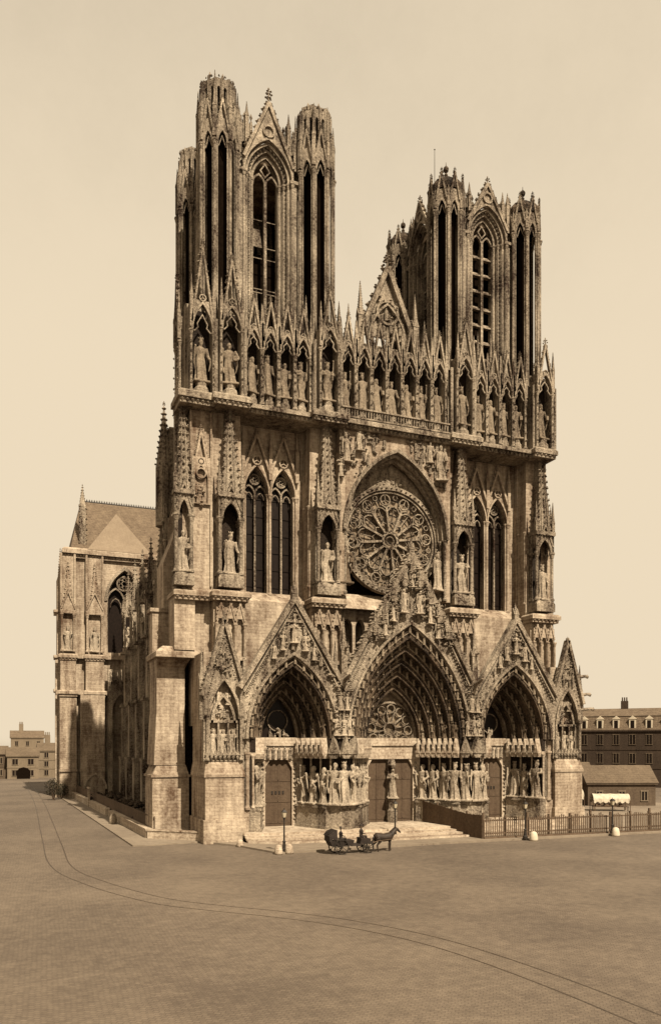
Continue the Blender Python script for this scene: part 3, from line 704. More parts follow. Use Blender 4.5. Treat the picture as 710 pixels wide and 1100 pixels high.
# ================================================================== portals
def portal(cx, W, wi, zap, zapi, gz, zf, orders, rose=False, doors=1, side=0):
    yF, yB = -4.0, .9; sp = 10.6; H, Hi = zap-sp, zapi-sp
    m = MB()
    edge = W+.9
    rake = lambda x: zf+(gz-zf)*(1-abs(x-cx)/edge)
    wall(m, cx-edge, cx+edge, sp, 0, yF, yF+.8, [(cx, W, sp, sp, H)], 12, top=rake)
    P = m.build('portal', STONE, CA)
    m = MB()
    for q in (-1, 1): m.box(*sorted((cx+q*(edge-.5), cx+q*(edge+.2))), yF+.85, 2.3, sp, zf-.2); m.poly([(cx+q*(W+.1)*.55, sp+H*.78), (cx+q*(edge-.45), sp+H*.3), (cx+q*(edge-.45), sp+H*.42), (cx+q*(W+.1)*.55, sp+H*.9)][::q], yF+2, yF+2.6)
    m.build('flank_wall', STONE, P)
    # gable with raking cornices and carved scene
    m = MB()
    for s in (-1, 1):
        m.bar((cx+s*(edge+.15), zf-.15), (cx, gz+.1), .5, yF-.55+.004*s, yF+.3+.004*s); m.bar((cx+s*(edge-.35), zf-.55), (cx, gz-.75), .16, yF-.35, yF)
        L = math.hypot(edge, gz-zf); n = int(L/.42)
        for i in range(n):
            u = (i+.5)/n; m.oct((cx+s*(edge-.55)*(1-u), yF-.25, zf-.75+(gz-zf-.35)*u), .13)
        if rose:
            for i in range(20): u = (i+.5)/20; crocket(m, (cx+s*(edge+.35)*(1-u), yF-.1+rn(.2), zf+.3+(gz-zf)*u), .34+.22*u)
    m.path([(cx+p[0], sp+p[1]) for p in arc(W+.25, H+.35, 12)], .28, yF-.3, yF)
    for i in range(24): p = arc(W+.55, H+.7, 12)[i]; crocket(m, (cx+p[0], yF-.15, sp+p[1]), .14)
    n_r = 150 if rose else 46
    a_in = lambda x: sp+max((q[1] for q in arc(W+.8, H+1.0, 14) if abs(q[0]-(x-cx)) < .7), default=0)
    relief(m, cx-edge, cx+edge, zf, gz, yF-.2, n_r*3, .45, lambda x, z: z < rake(x)-1.3 and z > a_in(x)+.3)
    pinnacle(m, cx, yF-.1, gz-.2, gz+.7, gz+1.8, .3)
    G = m.build('gable', STONE, P)
    if rose:
        for (x, z, h) in ((-1.0, 24.4, 2.8), (1.0, 24.4, 2.8), (-2.3, 23.4, 2.3), (2.3, 23.4, 2.3), (-3.3, 21.8, 2.1), (3.3, 21.8, 2.1), (0, 27.3, 2.0)):
            statue(G, cx+x, yF-.45, z, h)
        m = MB()
        for x, z in ((-1.0, 28), (1.0, 28), (0, 29.6), (-2.3, 26.2), (2.3, 26.2), (-3.4, 24.2), (3.4, 24.2), (-4.5, 22.4), (4.5, 22.4)):
            pinnacle(m, cx+x, yF-.4, z-.6, z+.3, z+1.9, .32)
            for k in range(12): crocket(m, (cx+x+rn(.8), yF-.6, z-.6+rn(.9)), .27)
        m.build('canopy', STONE, G)
    else:
        statue(G, cx, yF-.3, zap+1.4, 2.5, k=2)
        if side < 0:
            m = MB(); m.box(cx-.14, cx+.14, yF-.35, yF-.2, zap+1.4, zap+4.5); m.box(cx-1.0, cx+1.0, yF-.36, yF-.21, zap+3.6, zap+3.85); m.build('cross', STONE, G)
        for s in (-1, 1): statue(G, cx+s*1.25, yF-.3, zap+.6, 2.1); statue(G, cx+s*2.2, yF-.3, zap-.3, 1.7)
    # archivolts
    for k in range(orders):
        t0, t1 = k/orders, (k+1)/orders
        w0, w1 = W-(W-wi)*t0, W-(W-wi)*t1; h0, h1 = H-(H-Hi)*t0, H-(H-Hi)*t1; y0 = yF+(yB-yF)*t0+.25; y1 = yF+(yB-yF)*t1+.3
        fg = MB(); m = MB(); band(m, cx, sp, w1, h1, w0+.01, h0+.01, y0, y1+.1, 12)
        fg.tube([(cx+p[0], y0-.04, sp+p[1]) for p in arc((w0+w1)/2, (h0+h1)/2, 12)], .07, 6)
        ar = arc(w1+.06, h1+.06, 12); m.tube([(cx+p[0], y0-.03, sp+p[1]) for p in ar], .09, 6)
        wm = (w0+w1)/2; hm = (h0+h1)/2; full = arc(wm, hm, 40)
        d = 0; last = full[0]; nx = .2
        for p in full:
            d += math.hypot(p[0]-last[0], p[1]-last[1]); last = p
            if d >= nx:
                nx = d+1.05; o_ = m.m; sgn = -1 if p[0] < 0 else 1
                lean = math.atan2(p[0], max(.5, p[1]+2))*.6
                m.m = o_ @ Matrix.Translation((cx+p[0], y0-.12, sp+p[1])) @ Matrix.Rotation(-lean if 0 else lean*0, 4, 'Y')
                fg.m = m.m; figure(fg, (0, -.05, -.1), 1.02); fg.oct((0, .0, .98), .3, .28, .16); m.m = o_
        o_ = m.build('archivolt', SHADE_SOOT, P); fg.build('carved_figures', FIGM, o_).name = 'figure_band'  # archivolts toned dark for the shade within the porch
    # tympanum
    m = MB(); a = arc(wi+.02, Hi+.02, 10)
    m.poly([(cx+p[0], sp-.9+p[1]+.9) for p in a], yB+.6, yB+.8); ty = m.build('tympanum', GLASS if not rose else ROSEG, P)
    m = MB()
    band(m, cx, sp, wi-.2, Hi-.25, wi+.05, Hi+.05, yB-.1, yB+.7, 10)
    if rose:
        rc, rz_ = wi*.93, sp+1.2
        m.ring(cx, rz_, rc, .22, yB+.1, yB+.5, 32); m.ring(cx, rz_, .75, .18, yB+.1, yB+.5, 14)
        for k in range(12):
            t = k*PI/6+.2; m.bar((cx+.75*math.cos(t), rz_+.75*math.sin(t)), (cx+rc*.68*math.cos(t), rz_+rc*.68*math.sin(t)), .12, yB+.15, yB+.45)
            u = t+PI/12; m.ring(cx+rc*.76*math.cos(u), rz_+rc*.76*math.sin(u), .5, .1, yB+.15, yB+.45, 9)
    else:
        m.ring(cx, sp+Hi*.42, wi*.5, .12, yB+.4, yB+.6, 16)
    relief(m, cx-wi*.5, cx+wi*.5, sp+.2, sp+(.7 if rose else 1.0), yB+.25, 9, .4)
    m.build('tracery', STONE, ty)
    # lintel and door wall
    m = MB()
    dw = wi-.75 if doors == 1 else wi-.45
    m.box(cx-wi-.5, cx+wi+.5, yB-.1, yB+.8, 8.3, sp+.02); m.box(cx-wi-.55, cx+wi+.55, yB-.3, yB+.5, 9.85, sp+.15)
    m.box(cx-wi-.6, cx-dw, yB-.02, yB+.7, 0, 8.32); m.box(cx+dw, cx+wi+.6, yB-.02, yB+.7, 0, 8.32)
    m.poly([(cx-dw, 7.4), (cx-dw, 8.3), (cx-dw+.55, 8.3)], yB, yB+.5); m.poly([(cx+dw, 7.4), (cx+dw, 8.3), (cx+dw-.55, 8.3)], yB, yB+.5)
    m.build('lintel', PALE, P)
    m = MB()
    for s in (-1, 1):
        for i in range(13): m.oct((cx+s*(dw+.3), yB-.1, 1.8+i*.5), .2, .16, .2)
    if not rose:
        for i in range(5): figure(m, (cx-1.3+.65*i, yB-.2, 8.45), 1.3)
    m.build('carved_jamb', STONE, P)
    if doors == 2:
        m = MB(); m.box(cx-.42, cx+.42, yB-.2, yB+.6, 0, 8.31); m.lathe(cx, yB-.45, [(1, .6), (2.3, .6), (2.6, .42), (3.4, .42), (3.6, .55), (3.7, .3)], 8); m.lathe(cx, yB-.4, [(7.3, .4), (7.6, .55), (8.2, .3)], 6)
        tr = m.build('trumeau', STONE, P); statue(tr, cx, yB-.5, 3.7, 3.5, k=2)
    for q in ((-1, 1) if doors == 2 else (0,)):
        hw = (dw-.42)/2 if doors == 2 else dw; c = cx+q*(.42+hw)
        m = MB(); m.box(c-hw, c+hw, yB+.35, yB+.5, .9, 8.31)
        for j in range(3): m.box(c-hw+.1, c+hw-.1, yB+.3, yB+.36, 1.3+j*2.3, 1.45+j*2.3)
        m.box(c-.03, c+.03, yB+.3, yB+.34, 1.1, 7.8); d = m.build('door', WOOD, P)
        m = MB()
        for i in range(4): m.box(c-.75+i*.42, c-.55+i*.42, yB+.28, yB+.34, 4.5, 4.85)
        if doors == 1: m.build('iron_fitting', IRON, d)
    # jambs: plinth, column statues, canopies on a splayed wall
    Wl = W-.55
    for s in (-1, 1):
        a = Vector((cx+s*Wl, yF+.3)); b = Vector((cx+s*(wi+.35), yB-.1)); L = (b-a).length; ang = math.atan2((b-a).y, (b-a).x)
        if s > 0: ang2 = ang+PI; org = b
        else: ang2 = ang; org = a
        # local x runs along the wall left to right, local -y faces the porch axis
        M = fr(org.x, org.y, 0, ang2)
        m = MB(); m.m = M
        m.box(0, L, .35, 1.6, 3.4, sp+.1); m.box(-.05, L+.05, -.75, .4, .3, 3.2); m.box(-.1, L+.1, -.88, .4, 3.2, 3.45); m.box(-.1, L+.1, -.9, .4, .3, 1.3)
        J = m.build('jamb', STONE, P); m = MB(); m.m = M; m.box(.01, L-.01, .2, .34, 3.5, 9); m.build('jamb_back', DEEP_SHADE, J)  # dark panel painted as the shade behind the column statues
        n = 4 if rose else 3
        m = MB(); m.m = M
        for i in range(n+1):
            x = L*i/n; column(m, x, .0, 3.45, 8.9, .12)
        nc = n*2 if rose else 6
        for i in range(nc):
            x = L*(i+.5)/nc; hw = L/nc/2
            m.poly([(x-hw*.8, 9.0), (x+hw*.8, 9.0), (x, 10.7)], -1.12, -.2); m.poly([(x-hw*.86, 9.0), (x-hw*.5, 8.5), (x+hw*.5, 8.5), (x+hw*.86, 9.0)], -1.05, -.2)
            m.oct((x+hw, -1.0, 8.95), .13, .16, .42); m.oct((x, -1.15, 9.6), .14, .1, .25)
        m.box(0, L, -.3, .35, 8.85, 9.15)
        cp = m.build('canopy', PALE, J); m = MB(); m.m = M; m.box(0.02, L-.02, -.25, .34, 9.16, sp+.08); m.build('canopy_back', DEEP_SHADE, cp)  # dark filler painted as shade between the canopies
        for i in range(n):
            p = M @ Vector((L*(i+.5)/n, -.32, 3.5)); statue(J, p.x, p.y, p.z, 4.3, ang2, name='column_statue')
            if i < n:
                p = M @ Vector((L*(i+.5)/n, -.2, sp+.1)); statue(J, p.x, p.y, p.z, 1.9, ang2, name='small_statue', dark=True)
    return P
PL = portal(-14.1, 4.85, 2.3, 19.1, 15.4, 25.1, 15.9, 4, side=-1)
PC = portal(-.4, 7.3, 3.35, 23.1, 16.4, 31.0, 16.6, 5, rose=True, doors=2)
PR = portal(13.4, 4.85, 2.3, 19.1, 15.4, 24.6, 15.9, 4, side=1)

# piers between the portals with statues round the front
for bx in (-8.5, 7.7):
    m = MB()
    m.cyl(bx, -3.2, .3, 3.2, 1.75, 1.65, 8); m.cyl(bx, -3.2, 3.2, 3.5, 1.8, 1.8, 8); m.cyl(bx, -3.0, 8.8, 10.6, 1.05, 1.05, 8); m.box(bx-1.3, bx+1.3, -3.0, 1.5, .3, 10.6)
    for k in range(8):
        m.m = fr(bx, -3.1, 0, k*PI/4); m.poly([(-.6, 9.0), (.6, 9.0), (0, 10.9)], -1.95, -1.2); m.poly([(-.6, 9.0), (-.3, 8.5), (.3, 8.5), (.6, 9.0)], -1.85, -1.2); m.oct((.68, -1.6, 9), .2, .2, .4); m.oct((0, -1.7, 8.8), .22, .2, .3)
    m.m = I
    m.cyl(bx, -3.4, 10.6, 16.5, .75, .6, 8)
    for s in (-1, 0, 1): column(m, bx+s*.55, -4.2+abs(s)*.15, 10.6, 15.6, .14)
    for z in (12.2, 13.8, 15.6, 16.6):
        for k in range(14): crocket(m, (bx+rn(1.0), -4.25+rn(.15), z-.3+rn(.6)), .25)
    pinnacle(m, bx, -4.1, 16.4, 20.2, 23.4, .34); 
    for s in (-1, 1): pinnacle(m, bx+s*.75, -3.6, 16.0, 18.6, 21.0, .22)
    m.tube([(bx, -4.2, 16.8), (bx, -5.4, 17.1), (bx, -6.0, 17.4)], [.26, .2, .12], 6); m.tube([(bx, -4.0, 20.2), (bx+.2, -5.1, 20.4)], [.2, .1], 6)
    o = m.build('portal_pier', STONE, CA); m = MB(); m.cyl(bx, -3.0, 3.4, 10.65, 1.12, 1.12, 8); m.build('pier_core', DEEP_SHADE, o)  # dark core painted as the shade between the pier statues
    for q in (-.8, 0, .8):
        statue(o, bx+1.5*math.sin(q), -3.1-1.5*math.cos(q), 3.5, 4.4, q, name='column_statue')
    [statue(o, bx+q, -4.3+abs(q)*.2, 10.9, 2.2) for q in (-.75, 0, .75)]; statue(o, bx-.35, -4.35, 13.6, 1.9); statue(o, bx+.4, -4.35, 13.6, 1.9)
# outer blind portals
for s, cx in ((-1, -21.45), (1, 21.2)):
    m = MB(); hw = 2.0
    m.box(cx-hw, cx+hw, -4, 2.3, 0, 6.9); m.box(cx-hw-.2, cx+hw+.2, -4.2, 2.3, 0, 2.4); m.box(cx-hw-.12, cx+hw+.12, -4.12, 2.3, 6.7, 7.0)
    m.frus(cx-hw-.1, cx+hw+.1, -4.1, 2.3, 7.0, cx-hw+.15, cx+hw-.15, -3.6, 2.3, 8.3)
    m.box(cx-hw+.1, cx+hw-.1, -2.9, 2.2, 8.2, 19.4)
    q0, q1 = sorted((cx-s*1.95, -s*0+(-18.45 if s < 0 else 17.85))); m.box(q0, q1, -3.35, 1.5, .2, 10.45); m.box(q0, q1, -3.6, 1.4, .2, 3.3)
    column(m, (q0+q1)/2, -3.55, 3.3, 9.2, .2)
    o = m.build('outer_pier', ASHLAR, CA)
    m = MB()
    rake = lambda x: 15.0+(22.4-15.0)*(1-abs(x-cx)/2.15)
    wall(m, cx-2.1, cx+2.1, 8.3, 0, -3.7, -3.0, [(cx, 1.6, 8.4, 12.6, 4.0)], 8, top=rake)
    for q in (-1, 1): 
        m.bar((cx+q*2.3, 14.9), (cx, 22.6), .34, -4.1, -3.3+.01*q); column(m, cx+q*1.75, -3.85, 8.4, 13, .14)
        for i in range(14): u = (i+.5)/14; m.oct((cx+q*1.75*(1-u), -3.95, 14.8+6.4*u), .11); crocket(m, (cx+q*2.45*(1-u), -3.7, 15.3+7.4*u), .2)
    band(m, cx, 12.6, 1.5, 3.9, 1.75, 4.3, -3.9, -3.4, 8); band(m, cx, 12.2, 1.05, 2.6, 1.3, 3.0, -3.5, -2.95, 8)
    m.ring(cx, 18.6, .75, .2, -3.9, -3.6, 14); relief(m, cx-.9, cx+.9, 17.2, 19.6, -3.85, 14, .35)
    relief(m, cx-1.1, cx+1.1, 12.6, 14.0, -3.1, 16, .35)
    for i in range(4): m.box(cx-1.5+i*1.0-.09, cx-1.5+i*1.0+.09, -3.45, -2.9, 8.8, 12.3)
    m.box(cx-1.6, cx+1.6, -3.5, -2.9, 12.2, 12.45); m.box(cx-1.6, cx+1.6, -3.5, -2.9, 8.4, 8.9)
    for i in range(9): m.poly([(cx-2+i*.45, 8.9), (cx-1.55+i*.45, 8.9), (cx-1.775+i*.45, 9.5)], -3.95, -3.7); m.oct((cx-1.775+i*.45, -3.9, 8.7), .15, .15, .3)
    pinnacle(m, cx, -3.8, 22.1, 22.5, 23.6 if s < 0 else 23.0, .2)
    for q in (-1, 1): pinnacle(m, cx+q*2.2, -3.3, 12.5, 16.6, 19.6, .26)
    # gargoyles and loose crockets on the outer side
    for z, l in () if s < 0 else ((14.2, 1.8), (16.0, 1.3), (18.2, .9)): m.tube([(cx+s*1.7, -3.4, z), (cx+s*(2.0+l), -3.5, z+.2), (cx+s*(2.4+l), -3.5, z)], [.28, .2, .13], 6); m.oct((cx+s*(2.3+l), -3.5, z+.15), .28)
    b = m.build('blind_portal', STONE, o)
    for q in (-1, 0, 1): statue(b, cx+q*1.0, -3.15, 9.0, 2.5)
    for q in (-.5, .5): statue(b, cx+q, -3.3, 14.0, 1.6)
# steps in front of the portals
m = MB()
def stepped(z0, z1, pts, y=0):
    n = len(pts); m.add([(x, y_, z0) for x, y_ in pts]+[(x, y_, z1) for x, y_ in pts], [tuple(range(n, 2*n))]+[(i, (i+1)%n, (i+1)%n+n, i+n) for i in range(n)])
for k, (z, e) in enumerate(((.35, 3.6), (.55, 2.7), (.75, 1.8), (.98, .9))):
    stepped(0.0, z, [(-19.6, 1.2), (-19.6, -4.1-e*.5), (-17, -4.2-e), (-9, -4.6-e*1.1), (-4, -4.9-e*1.25), (6, -4.9-e*1.25), (12, -4.2-e), (19.2, -4.1-e*.6), (19.2, 1.2)])
m.build('steps', PALE, CA)

# ================================================================== nave flank
m = MB()
# tall aisle wall, clerestory and roof
M = fr(-18.6, 42, 0, -PI/2); m.m = M
wall(m, -33, 28, 0, 18.5, 0, 1.2, [(-29.5+8.2*i, 1.9, 6.5, 12.5, 3.2) for i in range(7)])
m.m = fr(-8.2, 42, 0, -PI/2)
wall(m, -33, 28, 18, 41, 0, 1.2, [(-29.5+8.2*i, 2.2, 24, 34, 4) for i in range(7)])
m.m = I; m.box(8.2, 9.4, 14, 75, 0, 41); m.box(18, 19.2, 14, 75, 0, 18.5)
cornice(m, -8, -7.2, 14, 41, .3, .4, 61, leaf=False)
nave = m.build('nave', ASHLAR, CA)
m = MB(); m.add([(-8.6,14,41.2),(8.6,14,41.2),(0,14,56),(-8.6,84,41.2),(8.6,84,41.2),(0,84,56)], [(0,2,5,3),(1,4,5,2),(0,1,2),(3,5,4),(0,3,4,1)])
m.add([(-18.8,14,18.6),(-8,14,23.5),(-8,75,23.5),(-18.8,75,18.6),(-18.8,14,18.2),(-8,14,18.2),(-8,75,18.2),(-18.8,75,18.2)], [(0,1,2,3),(4,7,6,5),(0,3,7,4)])
m.build('roof', SLATE, nave)
for i in range(7):
    yy = 16.5+8.2*i; m = MB()
    m.box(-22.6, -18.4, yy, yy+2.0, 0, 7.5); m.box(-22.2, -18.4, yy+.1, yy+1.9, 7.5, 17); m.box(-21.8, -18.4, yy+.15, yy+1.85, 17, 26.6)
    for z in (7.4, 16.8, 26.4): m.box(-22.7+.2*(z > 8), -18.5, yy-.12, yy+2.12, z, z+.4)
    m.box(-22.0, -20.2, yy+.05, yy+1.95, 26.8, 27.5)
    for a in (-21.8, -20.4):
        for b in (.2, 1.8): column(m, a, yy+b, 27.5, 33.2, .14)
    m.box(-22.1, -20.1, yy, yy+2.0, 33.2, 33.8); m.box(-20.3, -18.6, yy+.3, yy+1.7, 26.6, 36)
    for a in (0, 1): gable(m, -21.1, 1.0, 32.4, 35.2, yy-.12+a*2.02, yy+.08+a*2.02, .15, .13, fill=False)
    spire(m, -21.1, yy+1, 33.8, 41.5, 1.0, 4); 
    for a in (-22, -20.2):
        for b in (.1, 1.9): spire(m, a, yy+b, 33.8, 36.4, .25, 4)
    for j in range(7): crocket(m, (-22.25, yy+.1+.3*j, 17.3), .16); crocket(m, (-21.9, yy+rn(.8)+1, 20+j*.9), .15)
    o = m.build('flank_buttress', STONE, nave)
    statue(o, -21.15, yy+1, 27.6, 3.9, -PI/2)
    m = MB()
    for z0, z1 in ((26, 30), (33, 38.5)):
        pts = [(-20.2+12.2*u, yy+1, z0+(z1-z0)*math.sin(u*PI/2)) for u in [j/8 for j in range(9)]]
        for a, b in zip(pts, pts[1:]): m.add([(a[0],yy+.6,a[2]),(b[0],yy+.6,b[2]),(b[0],yy+1.4,b[2]),(a[0],yy+1.4,a[2]),(a[0],yy+.6,a[2]+.9),(b[0],yy+.6,b[2]+.9),(b[0],yy+1.4,b[2]+.9),(a[0],yy+1.4,a[2]+.9)], [(3,2,1,0),(4,5,6,7),(0,1,5,4),(1,2,6,5),(2,3,7,6),(3,0,4,7)])
    m.build('flying_buttress', STONE, o)
for i in range(7):
    yy = 16.5+8.2*i-3.6; m = MB(); m.m = fr(-18.9, yy+.4, 0, -PI/2)
    tracery(m, 0, 1.9, 6.5, 12.5, 3.2, .3, .22, .4); o = m.build('aisle_window', SHADE_SOOT, nave)
    m = MB(); m.m = fr(-18.9, yy+.4, 0, -PI/2); m.box(-1.95, 1.95, .9, 1.0, 6.4, 16); m.build('glass', GLASS, o)
# stair pier standing left of the tower (big plain pier)
m = MB()
m.box(-27.5, -23.6, 2.9, 7.6, 0, 6.6); m.box(-27.65, -23.45, 2.75, 7.7, 6.5, 6.75); m.frus(-27.5, -23.6, 2.9, 7.6, 6.75, -27.0, -23.9, 3.2, 7.6, 7.8)
m.box(-27.0, -24.0, 3.2, 7.6, 7.8, 18.4); m.frus(-27.3, -24.0, 3.1, 7.6, 7.8, -27.05, -24.0, 3.15, 7.6, 13.2); m.frus(-27.0, -24.0, 3.2, 7.6, 18.2, -27.1, -23.5, 2.4, 7.6, 19.3)
m.box(-27.4, -22.8, 1.3, 7.8, 19.2, 19.75); m.frus(-27.4, -22.8, 1.3, 7.8, 19.75, -26.6, -23.0, 1.9, 7.8, 20.4)
m.box(-27.0, -25.2, 6.0, 8.2, 20.0, 24.6); m.box(-27.25, -25.0, 5.8, 8.4, 24.6, 25.0)
m.box(-25.7, -21.5, 6.4, 10.5, 20.2, 30.2); m.frus(-25.7, -21.5, 6.4, 10.5, 30.2, -23.4, -21.5, 7, 10.5, 36)
m.build('corner_pier', ASHLAR, CA)
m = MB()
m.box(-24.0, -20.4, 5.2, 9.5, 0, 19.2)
m.build('angle_wall', DEEP_SHADE, CA)  # shade of the gap beside the corner pier, painted as dark stone

# ================================================================== transept
TY = 75
m = MB()
wall(m, -31.6, -8, 0, 45.9, TY, TY+1.6, [(-20.6, 3.3, 27.6, 37.5, 6.1)])
m.box(-31.6, -30.0, TY+1.6, TY+26, 0, 45.9); m.box(-31.6, -8, TY+26, TY+27.5, 0, 45.9); m.box(8, 31.6, TY, TY+27, 0, 45.9)
cornice(m, -31.4, -8, TY-.2, 45.9, .9, .8, 1.8)
m.box(-33.0, -8, TY-.9, TY+.1, 26.2, 26.9); m.box(-33.3, -22, TY-1.8, TY+.1, 19.3, 20.1); 
tr = m.build('transept', ASHLAR, CA)
m = MB(); m.add([(-30.6,TY-.4,46.9),(8,TY-.4,46.9),(8,TY+13.5,57.6+2.4),(-30.6+3,TY+13.5,57.6+2.4),(-30.6,TY+27.6,46.9),(8,TY+27.6,46.9)], [(0,1,2,3),(3,2,5,4),(0,3,4)])
m.build('roof', SLATE, tr)
m = MB()   # ridge cresting
for i in range(60): m.oct((-27.4+i*.5, TY+13.5, 60.3), .14, .1, .35)
m.box(-27.6, 4, TY+13.4, TY+13.6, 59.9, 60.15); m.build('ridge_cresting', IRON, tr)
m = MB(); m.add([(-27.6,TY-.9,46.9),(-15.6,TY-.9,46.9),(-21.4,TY+6.5,56.2),(-21.4,TY+9,56.2)], [(0,1,2),(1,3,2),(0,2,3)]); m.build('hipped_roof', SLATE2, tr)
m = MB(); m.box(-28.9, -27.7, TY+1.0, TY+2.4, 46, 55.8); spire(m, -28.3, TY+1.7, 55.8, 59.5, .7, 4)
for z in range(47, 56): crocket(m, (-27.6, TY+1.0, z), .22); crocket(m, (-28.9, TY+1.0, z+.4), .22)
m.build('gable_turret', STONE, tr)
m = MB(); tracery(m, -20.6, 3.25, 27.6, 37.5, 6.05, TY+.5, .3, .6); band(m, -20.6, 37.5, 3.3, 6.1, 3.8, 6.8, TY-.25, TY+.1, 10)
tw = m.build('window', STONE, tr); m = MB(); m.box(-24, -17, TY+1.45, TY+1.55, 27, 44); m.build('glass', GLASS, tw)
for bx, w, st in ((-31.1, 1.5, False), (-26.3, 1.75, True)):
    m = MB(); y = TY-1.7
    if st: m.box(bx-w-.9, bx+w, y-.2, TY+.1, 0, 19.4); m.box(bx-w-.9, bx+w, y-.3, TY+.1, 12.2, 12.7); m.box(bx-w-1.0, bx+w+.1, y-.45, TY+.1, 4.9, 5.4); m.box(bx-w-.9, bx+w+.02, y-.35, TY+.1, 0, 4.9)
    else: m.box(bx-w, bx+w, y+.2, TY+.1, 0, 19.4); m.box(bx-w-.1, bx+w+.1, y-.1, TY+.1, 4.9, 5.4)
    m.box(bx-w+.1, bx+w-.1, y+.2, TY+.1, 20, 26.4); cornice(m, bx-w, bx+w, y+.1, 19.4, .4, .5, 1.5, False); cornice(m, bx-w+.1, bx+w-.1, y+.2, 26.2, .4, .5, 1.4)
    m.box(bx-w+.2, bx+w-.2, y+1.1, TY+.1, 26.9, 45.8)
    for q in (-1, 1):
        column(m, bx+q*(w-.4), y+.6, 27.4, 34.5, .2)
    m.box(bx-w+.1, bx+w-.1, y+.25, TY, 34.5, 36.4); gable(m, bx, w-.3, 35.4, 38.6, y+.05, y+.3, .2, .16, fill=False)
    spire(m, bx, y+1.0, 36.4, 43.8, 1.0, 4)
    for q in (-1, 1): m.cyl(bx+q*(w-.3), y+.9, 36.4, 45.8, .22, .22, 6)
    o = m.build('buttress', STONE if 0 else ASHLAR, tr); statue(o, bx, y+.8, 27.4, 4.6)
m = MB()   # north porch end, side turret strips
for x, d in ((-33.2, 1.4), (-33.0, 4.5)):
    m.box(x, -31.5, TY+d, TY+d+1.4, 0, 26); m.box(x+.3, -31.5, TY+d+.1, TY+d+1.3, 26, 40); spire(m, x+.9, TY+d+.7, 40, 47, .7, 4)
    for z in (20, 26.4, 35): m.box(x-.3, -31.4, TY+d-.2, TY+d+1.6, z, z+.5)
m.path([(-26.3+p[0], 1.6+p[1]) for p in arc(2.0, 2.9, 8)], .35, TY-2.25, TY-2.0)
m.build('corner_strip', PALE, tr)
m = MB()   # low arcade link between the transept and the nave
wall(m, -24, -18.6, 0, 24.2, TY-2.6, TY-1.8, [(-21.6, 1.6, .2, 16.2, 3.4), ], 7); relief(m, -23.8, -18.8, 19.8, 24.4, TY-2.8, 20, .6)
m.build('link_arcade', STONE, tr)

# ================================================================== GROUND
def mat_ground(name, light, dark, bw_, bh, rot=0.0, mort=.02, bias=.5, contrast=1.0):
    m = bpy.data.materials.new(name); m.use_nodes = True; t = m.node_tree; N = t.nodes; L = t.links; b = N['Principled BSDF']; b.inputs['Roughness'].default_value = .85
    g = N.new('ShaderNodeNewGeometry'); mp = N.new('ShaderNodeMapping'); mp.inputs['Rotation'].default_value = (0, 0, rot); L.new(g.outputs['Position'], mp.inputs['Vector'])
    bt = N.new('ShaderNodeTexBrick'); wn = N.new('ShaderNodeTexNoise'); wn.inputs['Scale'].default_value = .7; wn.inputs['Detail'].default_value = 3; L.new(mp.outputs[0], wn.inputs['Vector'])
    wm = N.new('ShaderNodeVectorMath'); wm.operation = 'MULTIPLY_ADD'; L.new(wn.outputs['Color'], wm.inputs[0]); wm.inputs[1].default_value = (.35, .35, 0); L.new(mp.outputs[0], wm.inputs[2])
    L.new(wm.outputs[0], bt.inputs['Vector']); bt.inputs['Scale'].default_value = 1
    bt.inputs['Brick Width'].default_value = bw_; bt.inputs['Row Height'].default_value = bh; bt.inputs['Mortar Size'].default_value = mort
    bt.inputs['Color1'].default_value = (1,1,1,1); bt.inputs['Color2'].default_value = (.45,.45,.45,1); bt.inputs['Mortar'].default_value = (0,0,0,1); bt.inputs['Mortar Smooth'].default_value = .4
    n1 = N.new('ShaderNodeTexNoise'); n1.inputs['Scale'].default_value = .09; n1.inputs['Detail'].default_value = 6; n1.inputs['Roughness'].default_value = .6; L.new(g.outputs['Position'], n1.inputs['Vector'])
    n2 = N.new('ShaderNodeTexNoise'); n2.inputs['Scale'].default_value = 1.3; n2.inputs['Detail'].default_value = 8; n2.inputs['Roughness'].default_value = .75; L.new(g.outputs['Position'], n2.inputs['Vector'])
    def mth(op, a, c):
        n = N.new('ShaderNodeMath'); n.operation = op
        for i, v in enumerate((a, c)):
            if hasattr(v, 'links'): L.new(v, n.inputs[i])
            else: n.inputs[i].default_value = v
        return n.outputs[0]
    bb = N.new('ShaderNodeRGBToBW'); L.new(bt.outputs['Color'], bb.inputs[0])
    s = mth('ADD', mth('MULTIPLY', n1.outputs['Fac'], 1.6), mth('MULTIPLY', n2.outputs['Fac'], 1.5)); s = mth('SUBTRACT', s, 1.55)
    s = mth('ADD', mth('MULTIPLY', s, contrast), mth('ADD', mth('MULTIPLY', mth('SUBTRACT', bb.outputs[0], .65), .55), bias))
    r = N.new('ShaderNodeValToRGB'); L.new(s, r.inputs[0]); r.color_ramp.elements[0].color = (*dark, 1); r.color_ramp.elements[1].color = (*light, 1)
    L.new(r.outputs[0], b.inputs['Base Color'])
    bp = N.new('ShaderNodeBump'); bp.inputs['Strength'].default_value = .5; bp.inputs['Distance'].default_value = .04; L.new(bb.outputs[0], bp.inputs['Height']); L.new(bp.outputs[0], b.inputs['Normal'])
    return m
SETT = mat_ground('stone_setts', (.135, .10, .068), (.062, .043, .028), .26, .2, .62, .02, .5, 1.3)
FLAG = mat_ground('flagstones', (.20, .155, .108), (.11, .08, .054), 1.1, .8, 0, .015, .55)
EARTH = mat_ground('earth', (.12, .088, .058), (.05, .035, .023), 3, 2, 0, .001, .5, 1.4)
